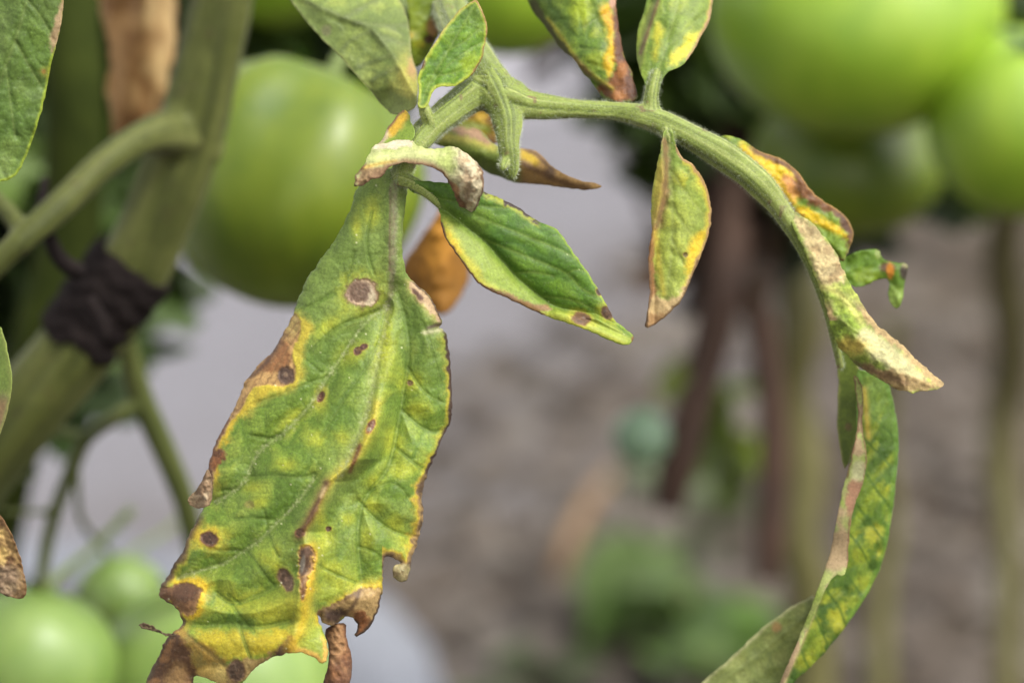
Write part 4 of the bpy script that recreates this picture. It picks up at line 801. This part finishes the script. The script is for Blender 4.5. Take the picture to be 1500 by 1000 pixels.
def k_paint(p):
    x, y = p.x, p.y
    xm = np.interp(y, [540, 685, 800, 870, 1000], [1254, 1244, 1220, 1200, 1146]); u = y + 1.3 * (x - xm) + 9 * p.warp
    e = voronoi(x * 1.1 + 8 * p.warp, (y + .6 * x) * .6, 22, 5)[1]
    p.fill((58, 88, 34)); p.mix((78, 110, 44), sstep(.3, .7, fbm(x, y, 30, 2)))
    for a in ((1300, 680, 8, 20, 22), (1299, 718, 6, 14, 20), (1262, 758, 8, 24, 14), (1280, 782, 10, 16, 30), (1260, 812, 13, 18, 20), (1291, 812, 8, 12, 25), (1268, 853, 12, 17, 40), (1240, 885, 9, 24, 35), (1228, 908, 15, 20, 45), (1203, 940, 10, 12, 30),
              (1214, 874, 8, 16, 45), (1190, 915, 6, 14, 30), (1275, 665, 6, 16, 10), (1288, 620, 5, 20, 5), (1282, 720, 5, 14, 20), (1256, 884, 6, 10, 40), (1180, 965, 9, 14, 35), (1246, 790, 5, 14, 15), (1300, 760, 5, 10, 20)):
        q = hash2(np.array([a[0]]), np.array([a[1]]), 3)[0]; p.mix((160 + 18 * q, 170, 56), p.blob(a[0] + 8 * q - 4, a[1], a[2] * (.6 + .9 * q), a[3] * (1.5 - .8 * q), a[4] + 20, .6, .5) * (.5 + .4 * q + .3 * p.cid))
    p.mix((124, 148, 56), sstep(.42, .62, fbm(x * 1.5, (y + x) * .7, 26, 13)) * .55); vv = np.abs((((y - 1.1 * (x - xm)) + 14 * (fbm(x, y, 40, 15) - .5)) / 46) % 1 - .5); p.mix((58, 90, 36), np.exp(-(vv / .05) ** 2) * .7)
    p.mix((120, 148, 86), (1 - sstep(560, 640, y)) * .6); p.mix((92, 132, 66), p.margin(8) * (x > 1240) * .7); p.mix((206, 168, 70), p.line([(1266, 570), (1272, 640)], 5) * .7)
    p.h += -.2 * sstep(0, .5, e)
    p.mix((196, 172, 136), p.line([(1145, 1005), (1175, 938), (1200, 872), (1218, 815)], 4, 1))
blade('leaflet', [(1252, 540), (1270, 543), (1300, 553), (1311, 600), (1318, 642), (1311, 725), (1300, 800), (1285, 845), (1246, 910), (1200, 965), (1162, 1000), (1120, 1050), (1132, 1030), (1146, 1000), (1175, 935), (1200, 870), (1220, 800), (1230, 740), (1244, 685), (1256, 625)],
      lambda x, y, de: 17 + .004 * (y - 550) + .06 * (x - np.interp(y, [540, 685, 800, 870, 1000], [1254, 1244, 1220, 1200, 1146])) + 1.5 * (fbm(x, y, 60, 8) - .5), k_paint, 1.9, .32, leaf, LEAF, 121, 1, .8)['label'] = 'long drooping dark green leaflet mottled with yellow'
def k2_paint(p):
    x, y = p.x, p.y
    p.fill((164, 176, 120)); p.mix((176, 148, 124), sstep(.46, .6, fbm(x, y, 34, 3)) * .9); p.mix((136, 160, 92), sstep(.5, .7, fbm(x, y, 40, 9)) * .8); p.mix((150, 112, 92), p.poly([(1240, 705), (1266, 700), (1254, 745), (1240, 760)], 4)); p.mix((196, 190, 160), p.blob(1258, 690, 10, 14) * .8); p.mix((130, 98, 76), p.margin(2.4, .8) * (x > 1240) * .8)
blade('folded_margin', [(1252, 545), (1266, 570), (1262, 625), (1271, 668), (1266, 704), (1248, 748), (1243, 800), (1241, 826), (1236, 846), (1222, 838), (1204, 875), (1176, 938), (1148, 1004), (1140, 1004), (1170, 935), (1196, 868), (1216, 812), (1222, 780), (1230, 735), (1242, 688), (1254, 640), (1258, 600), (1250, 560)],
      lambda x, y, de: 12.5 + .004 * (y - 550) - .8 * np.sin(y * .06) + .05 * np.maximum(0, np.interp(y, [540, 685, 800, 870, 1000], [1256, 1248, 1226, 1202, 1148]) - x), k2_paint, 1.7, .3, leaf, DRY, 123, 1, 1.0)
under([o for o in leaf.children if o.name == 'folded_margin'][0], [o for o in leaf.children if str(o.get('label', '')).startswith('long drooping')][0])
def k3_paint(p):
    p.fill((104, 124, 54)); p.mix((86, 104, 40), sstep(.4, .7, fbm(p.x, p.y, 36, 3))); p.mix((150, 150, 96), p.margin(3) * .7); p.mix((120, 92, 64), p.blob(1243, 625, 5, 6) * .7)
blade('leaflet', [(1218, 495), (1228, 545), (1227, 600), (1226, 630), (1233, 676), (1240, 690), (1252, 650), (1262, 600), (1262, 545), (1250, 520), (1236, 505)], lambda x, y, de: 21 + .05 * (1262 - x), k3_paint, 2, .3, leaf, LEAF, 125)
def m_paint(p):
    tissue(p, [([(1180, 900), (1120, 950), (1040, 1010)], 2)], 24, -30, 1.5, .2, (112, 126, 76), (134, 148, 92), (154, 164, 108), .05, .4, True); p.mix((156, 128, 84), p.blob(1137, 918, 7, 8)); p.mix((180, 176, 140), p.margin(4, .5) * .8)
blade('leaflet', [(1020, 1010), (1030, 998), (1075, 959), (1105, 930), (1130, 908), (1165, 884), (1200, 868), (1190, 910), (1175, 940), (1150, 1000), (1130, 1050), (1000, 1050)], lambda x, y, de: 24 + .04 * (1200 - x) * .6 + 2 * (fbm(x, y, 60, 8) - .5), m_paint, 2.2, .3, leaf, LEAF, 127)['label'] = 'grey-green leaflet underside at the bottom right of centre'

# hairs on the stalk and along the midrib
def hairs():
    rng = random.Random(2); V = []; F = []; st = [o for o in leaf.children if o.name.startswith('leaf_stalk')][0].data
    n = len(st.polygons)
    for _ in range(34000):
        q = st.polygons[rng.randrange(n)]; c = q.center; nn = Vector(q.normal)
        if nn.dot(FWD) > .35: continue
        d = (nn + Vector((rng.uniform(-.5, .5), rng.uniform(-.5, .5), rng.uniform(-.6, .3)))).normalized(); L = rng.uniform(.0003, .0009); s = d.orthogonal().normalized() * .000022; k = len(V)
        V += [c - s, c + s, c + d * L]; F.append((k, k + 1, k + 2))
    o = link_mesh('fine_hair', np_mesh('fine_hair', V, F), plain_mat('hair', lc(190, 200, 160), lc(214, 220, 190), 100, .5, 0), leaf); o['kind'] = 'stuff'; under(o, [q for q in leaf.children if q.name == 'leaf_stalk'][0])
hairs()
# ================================================================== OTHER LEAVES IN FRONT
def single(name, outline, depth, paint, label, sp=2.2, mat=None, seed=1, jag=.8, midrib=None, **k):
    p = np.mean(np.array(outline, float), 0)
    root = empty(name, Vector(Pn(np.array([p[0]]), np.array([max(o[1] for o in outline)]), np.array([float(depth(np.array([p[0]]), np.array([p[1]]), np.array([20.]))[0])]))[0]))
    tag(root, label, 'leaf', 'single leaves around the blighted leaf')
    b = blade('leaf_blade', outline, depth, paint, sp, .32, root, mat, seed, 1, jag, **k)
    if midrib: tube('midrib', [(Vector(Pn(np.array([float(x)]), np.array([float(y)]), depth(np.array([float(x)]), np.array([float(y)]), np.array([20.])) + .3)[0]), r * S * D) for x, y, r in midrib], STEM, root, n=8)
    return root
def n1_paint(p):
    tissue(p, [([(-30, 200), (0, 120), (30, 40), (48, -40)], 3), ([(8, 95), (14, 140), (22, 200)], 1.8), ([(22, 60), (44, 100), (62, 130)], 1.8), ([(40, 0), (64, 30), (78, 60)], 1.6)], 26, 70, 1.7, .3, (78, 108, 60), (98, 130, 76), (108, 140, 84), .0, .5)
    p.mix((150, 172, 70), p.margin(4, .4) * .85); p.mix((176, 150, 120), p.poly([(94, -10), (92, 36), (80, 80), (70, 84), (76, 45), (84, 20)], 3)); p.mix((126, 82, 50), p.blob(64, 105, 3.5, 4)); p.mix((176, 164, 70), p.blob(66, 105, 9) * .4)
single('tomato_leaf', [(-60, -40), (60, -60), (96, -40), (93, 0), (90, 36), (80, 75), (73, 102), (66, 144), (54, 186), (42, 222), (27, 255), (6, 268), (-20, 262), (-60, 230)], lambda x, y, de: 2 + .02 * (y - 100) + .05 * np.abs(x - np.interp(y, [-40, 200], [48, -30])) + 1.5 * (fbm(x, y, 60, 3) - .5), n1_paint, 'grey-green leaf with tan edge cut by the upper left border', 1.8, LEAF, 131)
def n2_paint(p):
    p.fill((120, 146, 84)); p.mix((150, 124, 92), sstep(565, 595, p.y)); p.mix((150, 164, 100), p.margin(5) * .6)
single('tomato_leaf', [(-40, 470), (0, 474), (8, 500), (15, 535), (18, 562), (14, 590), (5, 622), (-5, 650), (-40, 640)], lambda x, y, de: 4 + .1 * (20 - x), n2_paint, 'narrow pale leaf tip at the middle of the left border', 2, LEAF, 133)
single('tomato_leaf', [(-40, 730), (0, 750), (14, 776), (28, 808), (37, 848), (40, 868), (32, 878), (14, 874), (0, 868), (-40, 850)], lambda x, y, de: 2 + .06 * (30 - x) + 2 * (fbm(x, y, 30, 5) - .5), lambda p: (brown((164, 132, 92), (120, 88, 62), (212, 180, 124), 20)(p), p.mix((150, 130, 116), p.blob(10, 850, 22, 26) * .7), p.mix((226, 194, 132), p.blob(3, 812, 9, 14) * .8)), 'dried brown leaf tip low on the left border', 1.8, DRY, 135)
def dry_hang(p):
    p.fill((190, 148, 104)); p.mix((150, 110, 72), sstep(.42, .62, fbm(p.x, p.y, 50, 2))); p.mix((228, 196, 152), sstep(.5, .7, fbm(p.x * 2.2, p.y * .6, 60, 7)) * .8); p.h += 15 * (fbm(p.x * 1.6, p.y * .6, 70, 9, 2) - .5)
single('dried_leaf', [(120, -80), (150, 20), (165, 90), (152, 130), (165, 165), (160, 200), (180, 225), (215, 215), (240, 165), (248, 110), (262, 50), (258, -20), (240, -90)], lambda x, y, de: 150 + .003 * (x - 200) ** 2 + .1 * (y - 50), dry_hang, 'blurred tan dried leaf hanging beside the thick stem at upper left', 5, DRY, 137, 3)
def orange(p):
    p.fill((160, 110, 44)); p.mix((132, 90, 40), sstep(.4, .65, fbm(p.x, p.y, 40, 2))); p.mix((200, 142, 60), p.blob(640, 350, 20, 40) * .7); p.mix((150, 104, 44), p.blob(650, 430, 30, 24) * .8)
single('dried_leaf', [(655, 285), (640, 315), (612, 355), (590, 382), (588, 405), (610, 425), (630, 458), (652, 462), (672, 440), (690, 405), (688, 360), (672, 310)], lambda x, y, de: 95 + .004 * (x - 640) ** 2 + 6 * (fbm(x, y, 50, 8) - .5), orange, 'blurred orange-brown leaf behind the big leaflet and its green neighbour', 3, DRY, 139, 1.5)

# ================================================================== LEFT PLANT
plant = empty('tomato_plant', G(-60, 1500))
tag(plant, 'thick-stemmed tomato plant with forked branch at the left', 'plant')
ML = [px_pts(l, .93) for l in (
    [(352, -260, .62, 40), (338, -60, .63, 42), (312, 60, .635, 46), (282, 180, .64, 50), (238, 300, .645, 52), (190, 400, .65, 53), (110, 510, .655, 58), (28, 610, .66, 56), (-60, 730, .67, 56), (-160, 900, .68, 54), (-260, 1300, .75, 54)],
    [(300, 215, .645, 44), (270, 200, .638, 40), (236, 196, .628, 31), (200, 207, .62, 25), (150, 242, .612, 24), (90, 300, .605, 23), (34, 350, .60, 20), (6, 376, .60, 19), (-30, 410, .60, 19)],
    [(36, 346, .602, 16), (8, 306, .605, 14), (-40, 268, .61, 14)],
)]
BARK = leaf_mat('old_stem_skin', .0, .6, .6, .2)
streak(fused('main_stem', ML, BARK, plant, .0010, 8, n=16, sub=4, rib=.05), ML, (58, 64, 28), (76, 82, 38), (100, 104, 60), (76, 60, 42), 14, .06)
tube('rear_stem', px_pts([(96, -200, .74, 40), (104, 0, .74, 42), (110, 150, .74, 42), (104, 330, .75, 44), (60, 520, .76, 46), (-20, 800, .8, 46), (-90, 1400, .95, 46)]), plain_mat('dark_stem', lc(44, 54, 16), lc(66, 76, 26), 70, .85, .3, .001, .08), plant, n=14, rib=.04)
fused('fruit_stalk', [px_pts(l, .93) for l in (
    [(168, 440, .67, 15), (184, 500, .68, 17), (204, 575, .69, 19), (232, 640, .70, 19), (258, 700, .71, 18), (275, 750, .72, 17), (290, 830, .74, 15), (310, 890, .77, 10)],
    [(206, 584, .69, 13), (170, 610, .69, 12), (128, 640, .70, 12), (108, 680, .71, 12), (84, 740, .72, 11), (68, 800, .73, 11), (58, 870, .735, 9)],
    [(128, 640, .70, 9), (92, 632, .70, 9), (60, 626, .70, 8), (30, 618, .69, 8)],
    [(76, 748, .72, 6), (40, 750, .72, 5), (0, 748, .72, 5)],
    [(112, 690, .715, 7), (118, 760, .75, 6), (150, 800, .84, 6), (172, 830, .9, 5)],
)], OLD, plant, .0009, 5, n=12, sub=4)
# thin tendrils
tube('tendril', px_pts([(88, 632, .7, 4), (60, 650, .71, 3.5), (32, 672, .71, 3), (24, 690, .71, 3), (36, 704, .71, 3), (52, 694, .71, 2.5), (46, 680, .71, 2.2)], .93), OLD, plant, n=6)
# dark binding round the stem
TIE = plain_mat('black_rubber', (.007, .005, .005), (.016, .012, .011), 160, .95, .6, .002, .08)
def tie():
    root = empty('plant_tie', P(140, 470, .586)); tag(root, 'black rubber tie knotted round the thick stem at left', 'plant tie')
    a = P(196, 388, .6045); b = P(112, 500, .609); ax = (b - a).normalized(); u = ax.orthogonal().normalized(); v = ax.cross(u); V = []; F = []; nu, nl = 96, 40; ra = 58 * S * .606
    for j in range(nl + 1):
        for i in range(nu):
            th = 2 * math.pi * i / nu; cx, cy = math.cos(th) * 2, math.sin(th) * 2; n0 = float(vnoise(np.array([cx + 3]), np.array([cy + 7]), 5)[0]); n1 = float(vnoise(np.array([cx * 2.2 + 9]), np.array([cy * 2.2 + j * .16]), 8)[0])
            t = j / nl; lo = -.10 * n0; hi = 1.0 + .16 * float(vnoise(np.array([cx * 1.6]), np.array([cy * 1.6]), 6)[0]) - .1; tt = lo + (hi - lo) * t
            fold = .03 * math.sin(tt * 26 + 3 * n0 * 3) + .08 * n1 + .01 * math.sin(tt * 60 + th * 2)
            rr = ra * (1.06 + fold * (1 if 0 < j < nl else .3)) if 0 < j < nl else ra * .98
            V.append(a + (b - a) * tt + u * math.cos(th) * rr + v * math.sin(th) * rr)
    for j in range(nl):
        for i in range(nu): F.append((j * nu + i, j * nu + (i + 1) % nu, (j + 1) * nu + (i + 1) % nu, (j + 1) * nu + i))
    link_mesh('band', np_mesh('band', V, F), TIE, root)
    tube('loose_end', px_pts([(118, 400, .615, 14), (90, 380, .612, 12), (72, 345, .612, 11), (62, 300, .615, 9), (66, 262, .62, 6)], .93), TIE, root, n=8, rib=.1)
    tube('loose_end', px_pts([(128, 440, .614, 13), (148, 470, .613, 12), (152, 500, .613, 7)], .93), TIE, root, n=8, rib=.1)
tie()

# ------------------------------------------------------------------ loose foliage masses
def pc(x, y, d, rx, ry, rz=.03):
    return (P(x, y, d), (rx * S * d, rz, ry * S * d))
def clump(name, cells, n, size, cols, seed, parent=None, squash=.7):
    """many small folded pinnate leaf blades in ellipsoids cells=[(centre, (rx,ry,rz))]"""
    rng = random.Random(seed); V = []; F = []; C = []
    for _ in range(n):
        c, rad = rng.choice(cells)
        while True:
            q = Vector((rng.uniform(-1, 1), rng.uniform(-1, 1), rng.uniform(-1, 1)))
            if q.length < 1: break
        o = c + Vector((q.x * rad[0], q.y * rad[1], q.z * rad[2]))
        d = Vector((rng.gauss(0, 1), rng.gauss(0, 1), rng.gauss(-.5, .6))).normalized(); s = d.orthogonal().normalized()
        s = (Matrix.Rotation(rng.uniform(0, 6.28), 3, d) @ s); nn = d.cross(s)
        L = size * rng.uniform(.6, 1.3); W = L * rng.uniform(.22, .36); k = len(V); cc = np.array(rng.choice(cols), float) * rng.uniform(.8, 1.2)
        for i in range(6):
            t = i / 5; wd = W * math.sin(math.pi * (t * .86 + .1)) ** .8 * (1 + .18 * (i % 2)); mid = o + d * (L * t) - nn * (L * .25 * t * t)
            for e in (-1, 0, 1):
                V.append(mid + s * (wd * e) + nn * (wd * .35 * abs(e))); C.append(cc)
        for i in range(5):
            for e in (0, 1): F.append((k + i * 3 + e, k + i * 3 + e + 1, k + i * 3 + e + 4, k + i * 3 + e + 3))
    org = np.array(parent.location) * 0 if parent else np.array(cells[0][0])
    me = np_mesh(name, np.array([tuple(v) for v in V]) - org, F, pigment(np.array(C)))
    o = link_mesh(name, me, LEAF, parent); o['kind'] = 'stuff'
    if not parent: o.location = Vector(org)
    return o
GREENS = [(52, 74, 26), (70, 94, 36), (40, 60, 22)]
clump('foliage', [pc(50, 80, .90, 110, 160), pc(330, 60, .92, 90, 100), pc(90, 300, .85, 80, 80), pc(230, 130, .92, 90, 130), pc(20, 440, .84, 60, 60), pc(420, 60, .95, 60, 70), pc(250, -120, .9, 300, 60, .08)], 900, .045, GREENS, 5, plant)

# ================================================================== RIGHT AND FAR PLANTS
def far_plant(label, stems, cells, n, size, cols, seed, stem_mat, name='tomato_plant', cat='plant', group='plants growing behind'):
    base = stems[0][-1]; g = G(base[0], base[1])
    g = P(*stems[0][-1][:3]); root = empty(name, g); tag(root, label, cat, group)
    for s in stems: tube('stem', px_pts(s), stem_mat, root, n=10, rib=.05)
    if cells: clump('foliage', cells, n, size, cols, seed, root)
    return root
gd = ground_d
DEAD = plain_mat('dead_stem', lc(62, 41, 29), lc(90, 63, 46), 40, .8, .5, .003)
CANE = plain_mat('yellow_green_stem', lc(104, 100, 50), lc(128, 122, 72), 30, .6, .3, .002)
far_plant('withered dark brown plant standing behind the right branch', [[(1052, 20, .98, 30), (1062, 160, .98, 32), (1072, 300, .98, 34), (1058, 430, .96, 30), (1026, 560, .95, 27), (996, 660, .94, 30), (978, 745, .94, 22)],
          [(1075, 280, .98, 26), (1098, 400, 1.0, 24), (1120, 500, 1.0, 22), (1134, 640, 1.0, 22), (1130, 770, 1.0, 24), (1124, 850, 1.0, 16)], [(1090, 370, .98, 14), (1060, 420, .98, 12), (1036, 440, .98, 9)]],
          [pc(1040, 160, 1.1, 30, 60), pc(1085, 250, 1.1, 30, 80), pc(1100, 120, 1.05, 40, 60), pc(1062, 340, 1.0, 26, 50)], 140, .032, [(58, 42, 32), (74, 54, 42), (44, 34, 28)], 31, DEAD)
far_plant('yellow-green stemmed plant standing behind the drooping leaflet', [[(1186, 240, 1.15, 30), (1168, 380, 1.15, 30), (1176, 470, 1.15, 35), (1158, 570, 1.16, 29), (1176, 690, 1.17, 36), (1170, 790, 1.17, 29), (1190, 900, 1.18, 33), (1190, 1150, 1.19, 32), (1200, 1728, 1.2, 32)]],
          [pc(1075, 660, 1.2, 26, 50), pc(1060, 590, 1.2, 20, 40)], 16, .035, [(104, 128, 40), (86, 110, 40), (120, 138, 60)], 33, CANE)
far_plant('leafy tomato plant at the right border carrying the green tomatoes', [[(1474, -250, .96, 38), (1470, 0, 1.0, 40), (1486, 200, 1.15, 32), (1468, 380, 1.35, 28), (1484, 520, 1.5, 26), (1462, 660, 1.55, 22), (1478, 850, 1.55, 20), (1464, 1400, 1.55, 20)], [(1310, 470, 1.35, 12), (1292, 640, 1.38, 17), (1306, 780, 1.4, 15), (1288, 920, 1.4, 19), (1300, 1520, 1.4, 18)]],
          [pc(1090, 60, 1.0, 50, 110), pc(1340, 150, 1.0, 80, 60), pc(1250, 190, 1.02, 120, 50), pc(1180, 200, 1.06, 50, 60), pc(960, 20, .98, 50, 60), pc(1200, -140, 1.12, 330, 70, .10), pc(1200, -140, 1.2, 330, 70, .10), pc(1420, 60, .98, 60, 60), pc(1120, 180, 1.08, 60, 120), pc(1060, 100, 1.06, 50, 100)], 1100, .045, GREENS, 35, CANE)  # cells above the frame are unseen canopy, added to shade the depth behind the tomatoes
far_plant('low bright green weed on the soil right of centre', [[(1010, 860, gd(960) - .03, 8), (1014, 960, gd(960), 9)]], [(G(940, 850, .05), (.03, .04, .04)), (G(1010, 930, .05), (.06, .05, .04))], 30, .06, [(78, 110, 58), (70, 100, 50), (94, 120, 78)], 37, CANE, 'weed', 'weed')
far_plant('dim dark green weed at the foot of the dead stem', [[(1010, 760, gd(800) - .02, 6), (1012, 800, gd(800), 7)]], [(G(1010, 780, .05), (.06, .05, .05)), (G(860, 980, .02), (.06, .05, .02))], 26, .045, [(66, 80, 54), (56, 70, 46), (80, 92, 70)], 39, CANE, 'weed', 'weed')
twig = tube('dead_twig', px_pts([(880, 150, 1.25, 5), (905, 205, 1.25, 8), (930, 262, 1.24, 9), (962, 330, 1.22, 10), (1000, 400, 1.2, 10), (1030, 430, 1.1, 11)]), plain_mat('grey_twig', lc(120, 112, 108), lc(140, 132, 126), 30, .8), None, n=8)
tag(twig, 'thin grey dead twig leaning behind the hanging yellow-green leaflet', 'twig')
twig = tube('dead_twig', px_pts([(770, 126, 1.3, 5), (784, 104, 1.3, 12), (806, 86, 1.3, 15), (826, 64, 1.3, 9), (850, -40, 1.3, 8)]), DEAD, None, n=8)
tag(twig, 'short brown twig end behind the scorched leaflet at top centre', 'twig')
tube_o = tube('dried_stalk', [(G(900, 690, .05), .004), (G(866, 730, .06), .006), (G(834, 790, .05), .006), (G(812, 850, .02), .005)], plain_mat('tan_stalk', lc(150, 118, 84), lc(172, 138, 100), 30, .8), None, n=8)
tag(tube_o, 'tan dried stalk lying on the soil right of the big leaflet', 'stalk')
# litter and clods on the soil
def litter():
    rng = random.Random(9); V = []; F = []; C = []
    for _ in range(900):
        px = rng.uniform(500, 1800); py = rng.uniform(330, 1150); g = G(px, py)
        if py < np.interp(px, [560, 700, 830, 960, 1060], [620, 520, 440, 350, 260]): continue
        s = rng.uniform(.008, .03) * (1.6 if rng.random() < .15 else 1); k = len(V); cc = np.array(rng.choice([(146, 130, 116), (166, 152, 140), (112, 98, 86), (96, 84, 74), (130, 118, 108), (178, 166, 154)]), float)
        pts = [Vector((math.cos(a) * rng.uniform(.6, 1.1), math.sin(a) * rng.uniform(.6, 1.1), rng.uniform(-.1, .25))) * s for a in (0, 1.05, 2.1, 3.14, 4.2, 5.2)]
        V += [g + p for p in pts] + [g + Vector((0, 0, s * rng.uniform(.3, .8)))]; C += [cc] * 7
        F += [(k + i, k + (i + 1) % 6, k + 6) for i in range(6)]
    o = link_mesh('soil_litter', np_mesh('soil_litter', V, F, lin(np.array(C)) * .3), DRY, None, False); tag(o, 'dry leaf litter and clods scattered on the soil', 'litter', None, 'stuff')
litter()
